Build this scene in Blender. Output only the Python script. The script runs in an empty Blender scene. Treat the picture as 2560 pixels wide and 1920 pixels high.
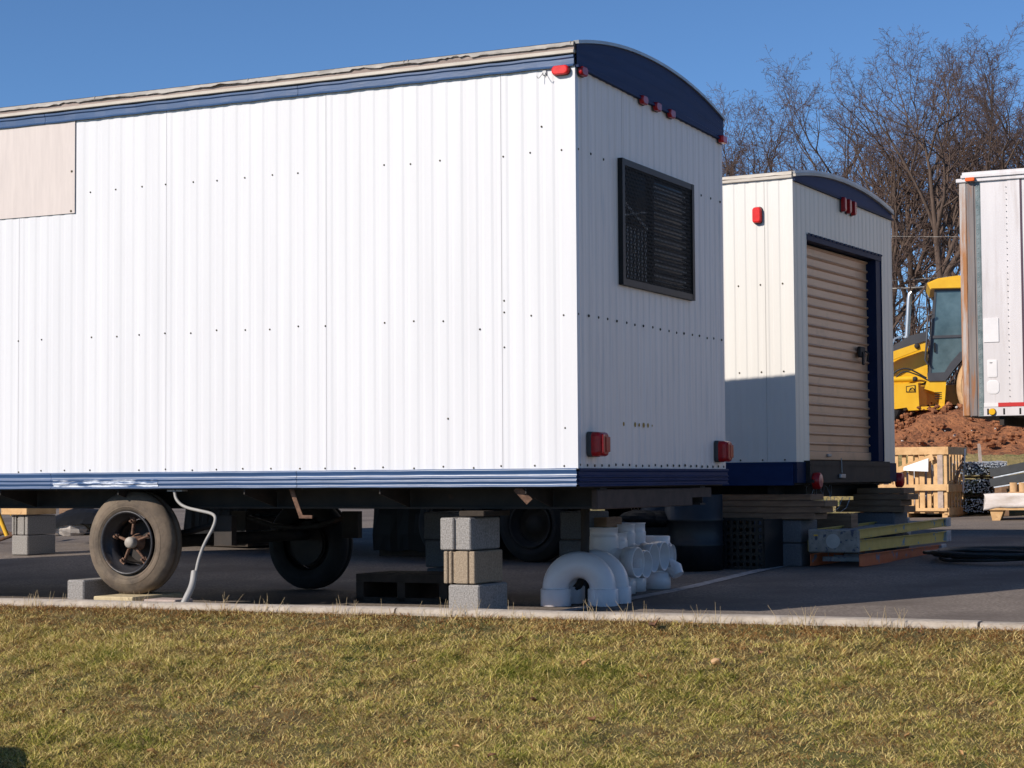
import bpy, math, random
import numpy as np
from math import sin, cos, pi, radians, sqrt, atan2
from mathutils import Matrix, Vector, noise as mnoise

# ------------------------------------------------------------------ basics
scene = bpy.context.scene
COL = scene.collection
EYE = 0.83
YAW1, C1 = 0.45412, (0.3829, 11.2177)
YAW2, C2 = 0.51922, (2.3663, 15.9685)
SUN_EL = radians(29.8)
SUN_H = (0.829, 0.559)                      # horizontal travel direction of the sunlight

def W1(a, v):
    """trailer-aligned lot frame: a to the right along the long wall, v away from the road"""
    return (C1[0] + a*cos(YAW1) + v*sin(YAW1), C1[1] - a*sin(YAW1) + v*cos(YAW1))
def W2(a, v):
    return (C2[0] + a*cos(YAW2) + v*sin(YAW2), C2[1] - a*sin(YAW2) + v*cos(YAW2))
def to1(x, y):
    dx, dy = x-C1[0], y-C1[1]
    return dx*cos(YAW1)-dy*sin(YAW1), dx*sin(YAW1)+dy*cos(YAW1)
def clamp(x, a, b): return max(a, min(b, x))
def ss(x, a, b):
    t = clamp((x-a)/(b-a), 0, 1); return t*t*(3-2*t)
def gav(a, v):
    return 0.01 + 0.015*clamp(v, -5, 22) + 0.006*clamp(a, -12, 6) + 0.10*ss(-a, 4, 8)*ss(v, 1.5, 4) - .032*ss(v, .2, 1.0)*(1-ss(v, 2.6, 5))
def gxy(x, y):
    return gav(*to1(x, y))

class MB:
    """collects shapes; build() links them as ONE mesh object"""
    def __init__(s, M=None):
        s.v, s.f, s.mi, s.sm = [], [], [], []; s.M = M or Matrix(); s.cur = 0; s.smooth = False
    def add(s, vs, fs, smooth=None):
        o = len(s.v); M = s.M
        s.v += [tuple(M @ Vector(p)) for p in vs]
        for f in fs:
            s.f.append([i+o for i in f]); s.mi.append(s.cur); s.sm.append(s.smooth if smooth is None else smooth)
        return s
    def box(s, x0, x1, y0, y1, z0, z1, R=None, c=None, bev=0.0):
        if R is not None:
            c = Vector(c or (0, 0, 0))
        if bev > 0:
            b = min(bev, (x1-x0)*.4, (y1-y0)*.4, (z1-z0)*.4)
            rings = []
            for z, i in ((z0, b), (z0+b, 0), (z1-b, 0), (z1, b)):
                rings.append([(x0+i+(b if i == 0 else 0), y0+i, z), (x1-i-(b if i == 0 else 0), y0+i, z),
                              (x1-i, y0+i+(b if i == 0 else 0), z), (x1-i, y1-i-(b if i == 0 else 0), z),
                              (x1-i-(b if i == 0 else 0), y1-i, z), (x0+i+(b if i == 0 else 0), y1-i, z),
                              (x0+i, y1-i-(b if i == 0 else 0), z), (x0+i, y0+i+(b if i == 0 else 0), z)])
            vs = [p for r in rings for p in r]
            fs = []
            for k in range(3):
                for j in range(8):
                    fs.append((k*8+j, k*8+(j+1) % 8, k*8+8+(j+1) % 8, k*8+8+j))
            fs.append(tuple(reversed(range(8)))); fs.append(tuple(range(24, 32)))
        else:
            vs = [(x, y, z) for z in (z0, z1) for (x, y) in ((x0, y0), (x1, y0), (x1, y1), (x0, y1))]
            fs = [(3, 2, 1, 0), (4, 5, 6, 7), (0, 1, 5, 4), (1, 2, 6, 5), (2, 3, 7, 6), (3, 0, 4, 7)]
        if R is not None:
            vs = [tuple(R @ Vector(p) + c) for p in vs]
        return s.add(vs, fs, False)
    def beam(s, p, q, w, h, up=(0, 0, 1), bev=0):
        """box bar from p to q, w sideways, h along up"""
        p, q = Vector(p), Vector(q); d = (q-p); L = d.length; d.normalize()
        u = Vector(up); sd = d.cross(u)
        if sd.length < 1e-4: sd = d.cross(Vector((1, 0, 0)))
        sd.normalize(); u = sd.cross(d).normalized()
        R = Matrix((d, sd, u)).transposed()
        return s.box(0, L, -w/2, w/2, -h/2, h/2, R, p, bev)
    def tube(s, pts, rad, n=8, cap=True, closed=False):
        pts = [Vector(p) for p in pts]; N = len(pts)
        if not isinstance(rad, (list, tuple)): rad = [rad]*N
        t0 = (pts[1]-pts[0]).normalized()
        ref = Vector((0, 0, 1)) if abs(t0.z) < .9 else Vector((1, 0, 0))
        u = t0.cross(ref).normalized(); vs = []
        for i in range(N):
            if closed: t = (pts[(i+1) % N]-pts[i-1]).normalized()
            elif i == 0: t = t0
            elif i == N-1: t = (pts[i]-pts[i-1]).normalized()
            else: t = (pts[i+1]-pts[i-1]).normalized()
            u = (u - t*u.dot(t)).normalized(); w = t.cross(u)
            for k in range(n):
                a = 2*pi*k/n
                vs.append(tuple(pts[i] + (u*cos(a)+w*sin(a))*rad[i]))
        fs = []
        for i in range(N if closed else N-1):
            j = (i+1) % N
            for k in range(n):
                fs.append((i*n+k, i*n+(k+1) % n, j*n+(k+1) % n, j*n+k))
        s.add(vs, fs, True)
        if cap and not closed:
            s.add(vs[:n], [tuple(reversed(range(n)))], False); s.add(vs[-n:], [tuple(range(n))], False)
        return s
    def lathe(s, prof, n=24, M=None, smooth=True):
        """profile of (r, z) turned about local z; M places it"""
        M = M or Matrix(); vs = []; fs = []; P = len(prof)
        for k in range(n):
            a = 2*pi*k/n
            for r, z in prof: vs.append(tuple(M @ Vector((r*cos(a), r*sin(a), z))))
        for k in range(n):
            k2 = (k+1) % n
            for i in range(P-1):
                fs.append((k*P+i, k2*P+i, k2*P+i+1, k*P+i+1))
        return s.add(vs, fs, smooth)
    def prism(s, poly, d0, d1, axis='y'):
        """polygon extruded: axis y -> poly is (x,z); axis x -> (y,z); axis z -> (x,y)"""
        def P(a, b, d):
            return (a, d, b) if axis == 'y' else ((d, a, b) if axis == 'x' else (a, b, d))
        n = len(poly)
        vs = [P(a, b, d0) for a, b in poly] + [P(a, b, d1) for a, b in poly]
        fs = [tuple(range(n)), tuple(reversed(range(n, 2*n)))]
        fs += [(i, n+i, n+(i+1) % n, (i+1) % n) for i in range(n)]
        return s.add(vs, fs, False)
    def sheet(s, rows, smooth=False):
        n = len(rows[0]); vs = [p for r in rows for p in r]; fs = []
        for i in range(len(rows)-1):
            for j in range(n-1):
                fs.append((i*n+j, i*n+j+1, (i+1)*n+j+1, (i+1)*n+j))
        return s.add(vs, fs, smooth)
    def lens(s, c, w, h, d, nrm, up=(0, 0, 1), r=None):
        """rounded box-like cover on a wall: centre c on the wall, size w x h, depth d along nrm"""
        nrm = Vector(nrm).normalized(); up = Vector(up); sd = up.cross(nrm).normalized(); up = nrm.cross(sd)
        c = Vector(c); r = r or min(w, h)*.28; vs = []; N = 20
        lev = [(0, 1.0), (d*.6, 1.0), (d*.88, .93), (d, .8)]
        for dd, k in lev:
            for i in range(N):
                a = 2*pi*(i+.5)/N
                x = clamp(cos(a)*1e3, -(w/2-r), w/2-r)+r*cos(a); z = clamp(sin(a)*1e3, -(h/2-r), h/2-r)+r*sin(a)
                vs.append(tuple(c + sd*x*k + up*z*k + nrm*dd))
        fs = [(l*N+i, l*N+(i+1) % N, (l+1)*N+(i+1) % N, (l+1)*N+i) for l in range(3) for i in range(N)]
        fs.append(tuple(range(3*N, 4*N)))
        return s.add(vs, fs, False)
    def build(s, name, mats, parent=None, loc=None, rz=0, fix=True):
        me = bpy.data.meshes.new(name); me.from_pydata(s.v, [], s.f)
        if not isinstance(mats, (list, tuple)): mats = [mats]
        for m in mats: me.materials.append(m)
        me.polygons.foreach_set('material_index', s.mi); me.polygons.foreach_set('use_smooth', s.sm)
        me.update()
        if fix and len(s.f) < 60000:
            import bmesh
            bm = bmesh.new(); bm.from_mesh(me); bmesh.ops.recalc_face_normals(bm, faces=bm.faces); bm.to_mesh(me); bm.free()
        o = bpy.data.objects.new(name, me); COL.objects.link(o)
        if parent: o.parent = parent
        if loc: o.location = loc
        o.rotation_euler.z = rz
        return o

def tag(o, label=None, cat=None, group=None, kind=None):
    if label: o['label'] = label
    if cat: o['category'] = cat
    if group: o['group'] = group
    if kind: o['kind'] = kind
    return o
def thing(name, label, cat, loc=(0, 0, 0), rz=0, group=None):
    o = bpy.data.objects.new(name, None); COL.objects.link(o); o.empty_display_size = .2
    o.location = loc; o.rotation_euler.z = rz
    return tag(o, label, cat, group)
def copy_tree(o, parent=None):
    c = o.copy(); COL.objects.link(c)
    if parent: c.parent = parent
    for ch in list(o.children): copy_tree(ch, c)
    return c
def dup(o, loc, rz, label, scale=None):
    c = copy_tree(o); c.location = loc; c.rotation_euler.z = rz; c['label'] = label
    if scale: c.scale = scale
    return c

def absorb(dst, src):
    """surface pattern (screws, stains) goes into the mesh of the part it sits on"""
    import bmesh
    off = len(dst.data.materials)
    for m in src.data.materials: dst.data.materials.append(m)
    n0 = len(dst.data.polygons)
    bm = bmesh.new(); bm.from_mesh(dst.data); bm.from_mesh(src.data); bm.faces.ensure_lookup_table()
    for f in bm.faces[n0:]: f.material_index += off
    bm.to_mesh(dst.data); bm.free()
    bpy.data.objects.remove(src)
# ------------------------------------------------------------------ materials
def mat(name, c1, c2=None, rough=.6, metal=0.0, nscale=6.0, stretch=(1, 1, 1), lo=.35, hi=.65, bump=0.0, bscale=60.0,
        c3=None, s3=2.0, lo3=.6, hi3=.75, st3=(1, 1, 1), spec=.5, detail=6, bstretch=(1, 1, 1), coat=0, bdist=.01):
    m = bpy.data.materials.new(name); m.use_nodes = True; nt = m.node_tree; N = nt.nodes; L = nt.links
    b = N['Principled BSDF']; b.inputs['Roughness'].default_value = rough; b.inputs['Metallic'].default_value = metal
    b.inputs['Specular IOR Level'].default_value = spec; b.inputs['Coat Weight'].default_value = coat
    b.inputs['Coat Roughness'].default_value = .15
    tc = N.new('ShaderNodeTexCoord')
    def nz(scale, st, det=detail):
        mp = N.new('ShaderNodeMapping'); mp.inputs['Scale'].default_value = st
        L.new(tc.outputs['Object'], mp.inputs['Vector'])
        n = N.new('ShaderNodeTexNoise'); n.inputs['Scale'].default_value = scale; n.inputs['Detail'].default_value = det
        n.inputs['Roughness'].default_value = .6
        L.new(mp.outputs['Vector'], n.inputs['Vector']); return n
    c4 = lambda c: (c[0], c[1], c[2], 1)
    if c2:
        n = nz(nscale, stretch); r = N.new('ShaderNodeValToRGB')
        r.color_ramp.elements[0].position = lo; r.color_ramp.elements[0].color = c4(c1)
        r.color_ramp.elements[1].position = hi; r.color_ramp.elements[1].color = c4(c2)
        L.new(n.outputs['Fac'], r.inputs['Fac']); out = r.outputs['Color']
        if c3:
            n3 = nz(s3, st3); r3 = N.new('ShaderNodeMapRange')
            r3.inputs['From Min'].default_value = lo3; r3.inputs['From Max'].default_value = hi3
            L.new(n3.outputs['Fac'], r3.inputs['Value'])
            mx = N.new('ShaderNodeMix'); mx.data_type = 'RGBA'; mx.inputs['B'].default_value = c4(c3)
            L.new(r3.outputs['Result'], mx.inputs['Factor']); L.new(out, mx.inputs['A']); out = mx.outputs['Result']
        L.new(out, b.inputs['Base Color'])
    else:
        b.inputs['Base Color'].default_value = c4(c1)
    if bump > 0:
        nb = nz(bscale, bstretch, 4); bp = N.new('ShaderNodeBump'); bp.inputs['Strength'].default_value = bump
        bp.inputs['Distance'].default_value = bdist
        L.new(nb.outputs['Fac'], bp.inputs['Height']); L.new(bp.outputs['Normal'], b.inputs['Normal'])
    return m

M = {}
M['white'] = mat('white_siding', (.61, .61, .635), (.655, .655, .68), .42, nscale=1.6, stretch=(4, 4, .22), bump=.03, bscale=3, spec=.3)
M['white_rear'] = mat('white_siding_weathered_shade_lift', (.80, .68, .61), (.90, .78, .71), .5, nscale=9, stretch=(1, 3, .10), lo=.3, hi=.7,
                      c3=(.62, .57, .56), s3=5, st3=(1, 4, .35), lo3=.55, hi3=.8, bump=.05, bscale=4)  # streaks are weathering; base colour warmed and lightened to offset the bluish shade
M['cream'] = mat('cream_siding', (.62, .60, .565), (.66, .645, .61), .45, nscale=1.5, stretch=(3, 3, .2))
M['cream_rear'] = mat('cream_siding_shade_lift', (.82, .69, .55), (.88, .75, .61), .5, nscale=3, stretch=(2, 2, .2))  # cream made warmer and lighter to offset the blue shade on the end wall
M['patch'] = mat('beige_patch_panel', (.53, .465, .44), (.585, .515, .485), .6, nscale=12, stretch=(3, 3, .3))
M['blue'] = mat('blue_trim', (.027, .066, .155), (.036, .084, .195), .36, nscale=5, stretch=(.5, 1, 4), bump=.12, bscale=6, bstretch=(.6, 1, 3), spec=.5)
M['blue_dark'] = mat('blue_gable', (.007, .022, .080), (.010, .029, .10), .6, spec=.15, nscale=5, stretch=(1, .5, 4), bump=.06, bscale=5)
M['chalk'] = mat('chalky_blue_wear', (.66, .70, .78), (.036, .084, .195), .4, nscale=14, stretch=(.5, 1, 3), lo=.40, hi=.54)
M['navy'] = mat('dark_blue_jamb', (.006, .016, .050), (.008, .020, .06), .6, spec=.15)
M['roofmetal'] = mat('weathered_roof_metal', (.20, .185, .17), (.36, .335, .31), .65, metal=.1, nscale=8, stretch=(.7, 1, 3), c3=(.25, .22, .2), s3=5, bump=.25, bscale=12)
M['roofwood'] = mat('grey_edge_board', (.22, .17, .15), (.36, .29, .26), .85, nscale=10, stretch=(.3, 1, 8), bump=.3)
M['drip'] = mat('cream_drip_edge', (.44, .39, .33), (.52, .47, .41), .6, nscale=6)
M['greytrim'] = mat('grey_metal_trim', (.30, .30, .31), (.40, .40, .40), .4, metal=.3, nscale=6)
M['dark'] = mat('dark_void', (.008, .008, .009), None, .9)
M['steel'] = mat('painted_chassis_steel', (.012, .010, .009), (.030, .022, .018), .75, nscale=8, c3=(.09, .04, .02), s3=5, lo3=.62, hi3=.8)
M['crossbar'] = mat('brown_crossmember', (.05, .032, .026), (.075, .05, .04), .8, nscale=10)
M['screw'] = mat('rusty_screw', (.10, .08, .04), (.03, .025, .02), .7, nscale=40)
M['red'] = mat('red_lens', (.55, .012, .012), (.68, .02, .018), .3, nscale=30, spec=.3, coat=.1)
M['red2'] = mat('red_lens_dark', (.30, .006, .008), (.45, .01, .012), .3, nscale=40, spec=.3, coat=.1)
M['amber'] = mat('orange_lens', (.8, .12, .01), None, .2)
M['yellowlens'] = mat('yellow_lens', (.75, .42, .02), None, .2)
M['rubberseal'] = mat('grey_rubber', (.05, .05, .05), None, .7)
M['black'] = mat('black_paint', (.010, .010, .011), (.016, .016, .017), .5, nscale=10, spec=.25)
M['grille'] = mat('black_expanded_metal', (.010, .010, .010), None, .6, spec=.2)
M['glass'] = mat('dark_window_glass', (.006, .007, .008), None, .08)
M['blind'] = mat('window_blind_and_reflection', (.82, .75, .70), None, .7)
M['tyre'] = mat('muddy_tyre', (.05, .040, .033), (.15, .112, .080), .9, nscale=5, lo=.35, hi=.6, c3=(.21, .165, .115), s3=3, lo3=.5, hi3=.75, bump=.3, bscale=40)
M['tyre_dark'] = mat('black_tyre', (.012, .012, .012), (.022, .02, .02), .9, bump=.2)
M['rim'] = mat('dark_rim', (.02, .021, .026), (.045, .042, .044), .45, nscale=6, metal=.3, bump=.1, c3=(.12, .08, .05), s3=7, lo3=.62, hi3=.75)
M['rust'] = mat('brown_rust', (.085, .045, .030), (.20, .11, .07), .9, nscale=26, bump=.3)
M['hubcap'] = mat('pale_hub_cap', (.40, .36, .31), (.28, .24, .20), .7, nscale=15)
M['cmu'] = mat('concrete_block', (.20, .185, .172), (.35, .33, .31), .95, spec=.2, nscale=110, lo=.38, hi=.62, bump=.8, bscale=150, c3=(.14, .13, .12), s3=60, lo3=.62, hi3=.7, bdist=.004)
M['cmu_tan'] = mat('tan_concrete_block', (.23, .175, .12), (.37, .29, .205), .95, nscale=110, lo=.38, hi=.62, bump=.8, bscale=150, bdist=.004)
M['cmu_dark'] = mat('shade_dark_block', (.10, .10, .11), (.15, .15, .16), .95, nscale=80, bump=.6, bscale=120)  # block grey darkened to put the under-trailer shade into the colour
M['asphalt'] = mat('asphalt', (.13, .108, .092), (.275, .232, .200), .92, nscale=48, lo=.38, hi=.64, c3=(.13, .108, .094), s3=.9, lo3=.42, hi3=.66, bump=.5, bscale=140, detail=8, bdist=.006, spec=.12)
M['line'] = mat('worn_parking_paint', (.17, .15, .14), (.48, .44, .42), .8, nscale=18, lo=.3, hi=.62, detail=8)
M['kerb'] = mat('kerb_concrete', (.34, .285, .23), (.46, .395, .325), .9, nscale=14, c3=(.25, .20, .15), s3=4, lo3=.55, hi3=.75, bump=.4, bscale=70)
M['pvc'] = mat('white_plastic', (.76, .70, .69), (.82, .76, .75), .3, nscale=5, spec=.4)
M['conduit'] = mat('grey_plastic_conduit', (.24, .23, .215), (.32, .305, .285), .5, nscale=8)
M['wood'] = mat('raw_pine', (.52, .31, .14), (.68, .44, .22), .8, nscale=7, stretch=(1, 1, 1), c3=(.36, .19, .08), s3=18, lo3=.6, hi3=.72, bump=.2)
M['wood_old'] = mat('brown_plank', (.17, .095, .055), (.27, .165, .10), .9, nscale=9, stretch=(.5, .5, 4), bump=.3)
M['wood_dark'] = mat('shade_dark_plank', (.035, .028, .022), (.06, .046, .036), .9, nscale=9, spec=.2)  # wood colour darkened to stand for the deep shade under the trailers
M['wood_pale'] = mat('pale_board', (.42, .34, .20), (.58, .47, .28), .85, nscale=14, bump=.3)
M['wood_grey'] = mat('grey_weathered_board', (.34, .27, .23), (.48, .38, .33), .85, nscale=14, bump=.3)
M['yellow'] = mat('yellow_machine_paint', (.74, .40, .012), (.80, .47, .02), .38, nscale=4, c3=(.42, .22, .03), s3=5, lo3=.62, hi3=.8, coat=.2)
M['yellow_pipe'] = mat('yellow_plastic_pipe', (.80, .42, .015), (.85, .52, .05), .5, nscale=4)
M['brown_pipe'] = mat('brown_grey_pipe', (.36, .25, .18), (.46, .34, .27), .7, nscale=6)
M['darkgrey'] = mat('dark_grey_panel', (.045, .047, .055), (.06, .062, .07), .5, nscale=5)
M['cabglass'] = mat('tinted_cab_glass', (.05, .085, .095), (.10, .155, .17), .12, nscale=2.5, spec=.7, coat=.4)
M['chrome'] = mat('steel_exhaust', (.55, .54, .53), None, .3, metal=.8)
M['mud'] = mat('tan_mud', (.42, .25, .12), (.56, .36, .19), .95, nscale=6, bump=.5, bscale=12)
M['semi'] = mat('pale_van_panel', (.56, .53, .54), (.64, .61, .62), .5, nscale=2, stretch=(3, 3, .3), c3=(.44, .385, .37), s3=3, lo3=.55, hi3=.8, st3=(3, 3, .3))
M['rustpost'] = mat('rust_streaked_post', (.38, .34, .32), (.46, .42, .40), .7, nscale=3, stretch=(6, 6, .4), c3=(.36, .15, .05), s3=5, st3=(4, 4, .35), lo3=.40, hi3=.56, bump=.2)
M['greypost'] = mat('grey_door_channel', (.14, .12, .12), (.22, .19, .18), .7, nscale=4, stretch=(4, 4, .3), c3=(.28, .12, .05), s3=5, st3=(4, 4, .3), lo3=.55, hi3=.65)
M['sealant'] = mat('blue_green_sealant', (.10, .14, .15), (.20, .24, .25), .8, nscale=12)
M['sticker'] = mat('white_sticker', (.66, .64, .65), (.72, .70, .71), .5)
M['redtape'] = mat('red_reflective_tape', (.50, .02, .02), None, .4)
M['purple'] = mat('maroon_joint', (.05, .02, .04), None, .6)
M['ladder_y'] = mat('yellow_fibreglass_rail', (.50, .35, .08), (.58, .42, .11), .55, nscale=8, c3=(.10, .22, .32), s3=9, st3=(1, 1, 1), lo3=.60, hi3=.64)
M['ladder_o'] = mat('orange_fibreglass_rail', (.48, .10, .03), (.55, .14, .04), .55, nscale=8, c3=(.14, .17, .24), s3=10, lo3=.58, hi3=.63)
M['alu'] = mat('dull_aluminium', (.30, .31, .33), (.42, .43, .45), .55, metal=.4, nscale=10, c3=(.12, .14, .25), s3=14, lo3=.58, hi3=.66)
M['dirtycap'] = mat('paint_spattered_cap', (.20, .175, .155), (.30, .27, .24), .7, nscale=14, c3=(.06, .06, .09), s3=22, lo3=.56, hi3=.62)
M['hose'] = mat('black_rubber_hose', (.012, .014, .014), (.02, .022, .022), .6)
M['plasticblack'] = mat('black_plastic', (.010, .010, .011), None, .5)
M['drum'] = mat('dark_steel_drum', (.010, .012, .016), (.02, .024, .03), .5, nscale=6)
M['galv'] = mat('galvanised_steel', (.42, .46, .52), (.62, .66, .72), .4, metal=.5, nscale=20)
M['wrap'] = mat('clear_stretch_wrap', (.58, .50, .45), (.82, .76, .74), .22, nscale=5, stretch=(.5, 3, 3), c3=(.50, .36, .22), s3=4, bump=.5, bscale=9, spec=.8)
M['bag'] = mat('grey_plastic_bag', (.42, .38, .40), (.66, .62, .64), .25, nscale=7, bump=.6, bscale=12)
M['paper'] = mat('white_paper_sheet', (.82, .82, .82), (.70, .70, .72), .7)
M['tarp'] = mat('black_tarp', (.010, .010, .011), None, .6, spec=.2)
M['rock'] = mat('pale_rubble', (.45, .40, .36), (.62, .57, .52), .9, nscale=9, bump=.5, bscale=20)
M['dirt'] = mat('red_brown_dirt', (.20, .070, .028), (.38, .155, .065), .97, nscale=4, lo=.3, hi=.7, c3=(.12, .045, .02), s3=9, lo3=.5, hi3=.72, bump=1.0, bscale=9, bdist=.10, detail=9)
M['drygrass'] = mat('dry_bank_grass', (.20, .16, .06), (.34, .25, .10), .95, nscale=5, c3=(.12, .15, .04), s3=3, lo3=.5, hi3=.7, bump=1.0, bscale=20, bdist=.05, detail=9)
M['farland'] = mat('far_ground', (.16, .12, .07), (.24, .18, .10), .95, nscale=.6, bump=.4, bscale=3)
M['soil'] = mat('lawn_soil', (.085, .062, .020), (.17, .125, .042), .95, nscale=9, c3=(.06, .07, .012), s3=3.2, lo3=.45, hi3=.65, bump=.8, bscale=60, detail=8, bdist=.02)
M['bark'] = mat('bark', (.056, .036, .027), (.12, .080, .060), .9, nscale=6, stretch=(3, 3, .5), bump=.3)
M['twig'] = mat('twig', (.085, .053, .043), (.125, .080, .066), .9, nscale=3)
M['leaf'] = mat('dead_leaf', (.36, .19, .07), (.50, .31, .13), .8, nscale=30)
M['leaf2'] = mat('dark_dead_leaf', (.16, .075, .035), (.24, .12, .06), .8, nscale=30)
M['straw'] = mat('dry_weed_stalk', (.46, .34, .18), (.56, .43, .25), .8, nscale=20)
M['bent'] = mat('dark_drain_pipe', (.02, .014, .012), (.04, .028, .02), .7)

# ------------------------------------------------------------------ setting: asphalt, line, kerb, lawn, banks
K0, K1 = Vector((-3.05, 11.39)), Vector((2.418, 9.03))
KD = (K1-K0).normalized(); KN = Vector((KD.y, -KD.x))       # KN points to the camera side
if KN.y > 0: KN = -KN
KTOP = .15
def kxy(s, d): p = K0 + KD*s + KN*d; return p.x, p.y
def kz(s, d):
    """bank height: from the kerb down to the camera side"""
    z = KTOP - .034 - .20*min(d-.15, 1.2) if d > .15 else KTOP-.034
    if d > 1.35: z -= .20*(min(d, 4.9)-1.35)
    return max(z, -.84) if d < 4.9 else -.83
mb = MB(); rows = []
vs_ = [-2.2, -1.5, -1, -.5, 0, .5, 1, 1.5, 2, 3, 4, 5, 6, 7, 8, 10, 12, 14, 16, 18, 20, 23, 27, 31]
as_ = [-60, -40, -30, -22, -16, -12, -10, -8, -7, -6, -5, -4, -3, -2, -1, 0, 1, 2, 3, 4, 5, 6, 8, 10, 14, 20, 30, 45]
for v in vs_:
    rows.append([(*W1(a, v), gav(a, v)) for a in as_])
# clip the near edge to the back of the kerb
for j, a in enumerate(as_):
    x, y = W1(a, 0); o = W1(0, 0)
    # find v where the line a=const meets kerb back
    A = Vector(W1(a, 0)); D = Vector(W1(a, 1))-A
    t = (K0-A).cross(KD)/D.cross(KD)
    for i, v in enumerate(vs_):
        if v < t + .001 or i == 0:
            rows[i][j] = (A.x+D.x*max(t, -40), A.y+D.y*max(t, -40), gav(a, t))
mb.sheet(rows, True)
tag(mb.build('asphalt_lot', M['asphalt'], fix=False), kind='structure')

mb = MB()
p0, p1 = Vector((0.77, 13.1)), Vector((2.50, 16.6))
# worn line from the white fittings back to the block pier of the rear trailer
d = (p1-p0).normalized(); n = Vector((d.y, -d.x))
p0 = p0 - d*1.2
rr_ = []
for i in range(40):
    q = p0 + d*(i/39)*((p1-p0).length)
    rr_.append([(*(q+n*w), gxy(*(q+n*w))+.005) for w in (-.055, .055)])
mb.sheet(rr_)
parking_line = tag(mb.build('parking_line', M['line'], fix=False), kind='structure')

mb = MB()
prof = [(.0, -.15), (.0, .125), (.010, .143), (.03, .15), (.125, .15), (.142, .143), (.15, .125), (.15, -.1)]
s = -40.0; random.seed(3)
while s < 45:
    L = 3.05; dz = random.uniform(-.004, .004); r0 = []
    for e in (s+.006, s+L*.33, s+L*.66, s+L-.006):
        r0.append([(*kxy(e, a), z+dz+.002*sin(e*3)) for a, z in prof])
    mb.sheet(r0)
    for q in (r0[0], r0[-1]): mb.add(q, [tuple(range(len(q)))])
    s += L
tag(mb.build('kerb', M['kerb']), kind='structure')

# lawn bank
mb = MB(); rows = []
ds = [.14+.03*i for i in range(100)] + [3.3, 3.7, 4.2, 5, 6, 8, 12, 20, 40]
sx = [-60, -40, -25, -16, -10] + [-6+.04*i for i in range(400)] + [12, 16, 22, 32, 50]
def lawn_z(s, d):
    x, y = kxy(s, d)
    w = clamp((d-.15)*3, 0, 1)
    return kz(s, d) + w*(.035*mnoise.noise(Vector((x*1.3, y*1.3, 0))) + .020*mnoise.noise(Vector((x*4, y*4, 3))) + .022*mnoise.noise(Vector((x*11, y*11, 3))))
for dd in ds: rows.append([(*kxy(s_, dd), lawn_z(s_, dd)) for s_ in sx])
mb.sheet(rows, True)
tag(mb.build('lawn_ground', M['soil'], fix=False), kind='structure')

# grass blades
rng = np.random.default_rng(5)
NB = 600000
S = rng.uniform(-1.2, 8.0, NB*2); D = rng.uniform(.16, 2.9, NB*2)
def wob(x, y, k):                     # cheap smooth patch function
    return (np.sin(x*1.7*k+1.3)+np.sin(y*2.3*k+x*.9*k)+np.sin((x+y)*3.1*k+.7)+np.sin((x-y*1.3)*5.3*k))/4
X = K0.x+KD.x*S+KN.x*D; Y = K0.y+KD.y*S+KN.y*D
patch = wob(X, Y, 1.6)+.5*wob(X, Y, 5.)
keep = rng.uniform(-1.8, .8, NB*2) < patch*.6 + .2
S, D, X, Y, patch = [q[keep][:NB] for q in (S, D, X, Y, patch)]
NB = len(S)
Z = np.array([lawn_z(float(a), float(b)) for a, b in zip(S, D)]) - .004
ln = rng.uniform(.018, .064, NB)*(1+.35*patch); ln[rng.random(NB) < .03] *= 1.6
wd = rng.uniform(.0008, .0019, NB)
az = rng.uniform(0, 2*pi, NB); az = np.where(rng.random(NB) < .28, wob(X, Y, 3.3)*6+rng.normal(0, .6, NB), az)
lean = .45+rng.beta(3.0, 1.2, NB)*1.25
dx, dy = np.cos(az), np.sin(az)
h1 = ln*.55; h2 = ln
px1 = X+dx*h1*np.sin(lean*.7); py1 = Y+dy*h1*np.sin(lean*.7); pz1 = Z+h1*np.cos(lean*.7)
px2 = px1+dx*(h2-h1)*np.sin(np.minimum(lean*1.3, 1.75)); py2 = py1+dy*(h2-h1)*np.sin(np.minimum(lean*1.3, 1.75)); pz2 = pz1+(h2-h1)*np.cos(np.minimum(lean*1.3, 1.75))
pz2 = np.maximum(pz2, Z+.006)
ta = rng.uniform(0, pi, NB); sx_, sy_ = np.cos(ta)*wd, np.sin(ta)*wd
V = np.empty((NB, 5, 3), np.float32)
V[:, 0] = np.stack([X-sx_, Y-sy_, Z], 1); V[:, 1] = np.stack([X+sx_, Y+sy_, Z], 1)
V[:, 2] = np.stack([px1+sx_*.8, py1+sy_*.8, pz1], 1); V[:, 3] = np.stack([px1-sx_*.8, py1-sy_*.8, pz1], 1)
V[:, 4] = np.stack([px2, py2, pz2], 1)
base = (np.arange(NB)*5)[:, None]
loops = np.concatenate([base+np.array([[0, 1, 2, 3]]), base+np.array([[3, 2, 4]])], 1).astype(np.int32).ravel()
me = bpy.data.meshes.new('grass')
me.vertices.add(NB*5); me.vertices.foreach_set('co', V.ravel())
me.loops.add(NB*7); me.loops.foreach_set('vertex_index', loops)
me.polygons.add(NB*2)
ls = np.empty(NB*2, np.int32); ls[0::2] = np.arange(NB)*7; ls[1::2] = np.arange(NB)*7+4
me.polygons.foreach_set('loop_start', ls)
me.update(calc_edges=True)
edge_dry = np.exp(-(D-.15)/.30)
tone = np.clip(.385 + .24*np.exp(-((X+1.62)**2+(Y-8.35)**2)/.04) + .17*patch - .34*edge_dry + rng.normal(0, .21, NB) + .10*wob(X, Y, .7) + .20*wob(X, Y, 9.) + .10*wob(X, Y, 23.), 0, 1)   # 0 dry .. 1 green
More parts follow.
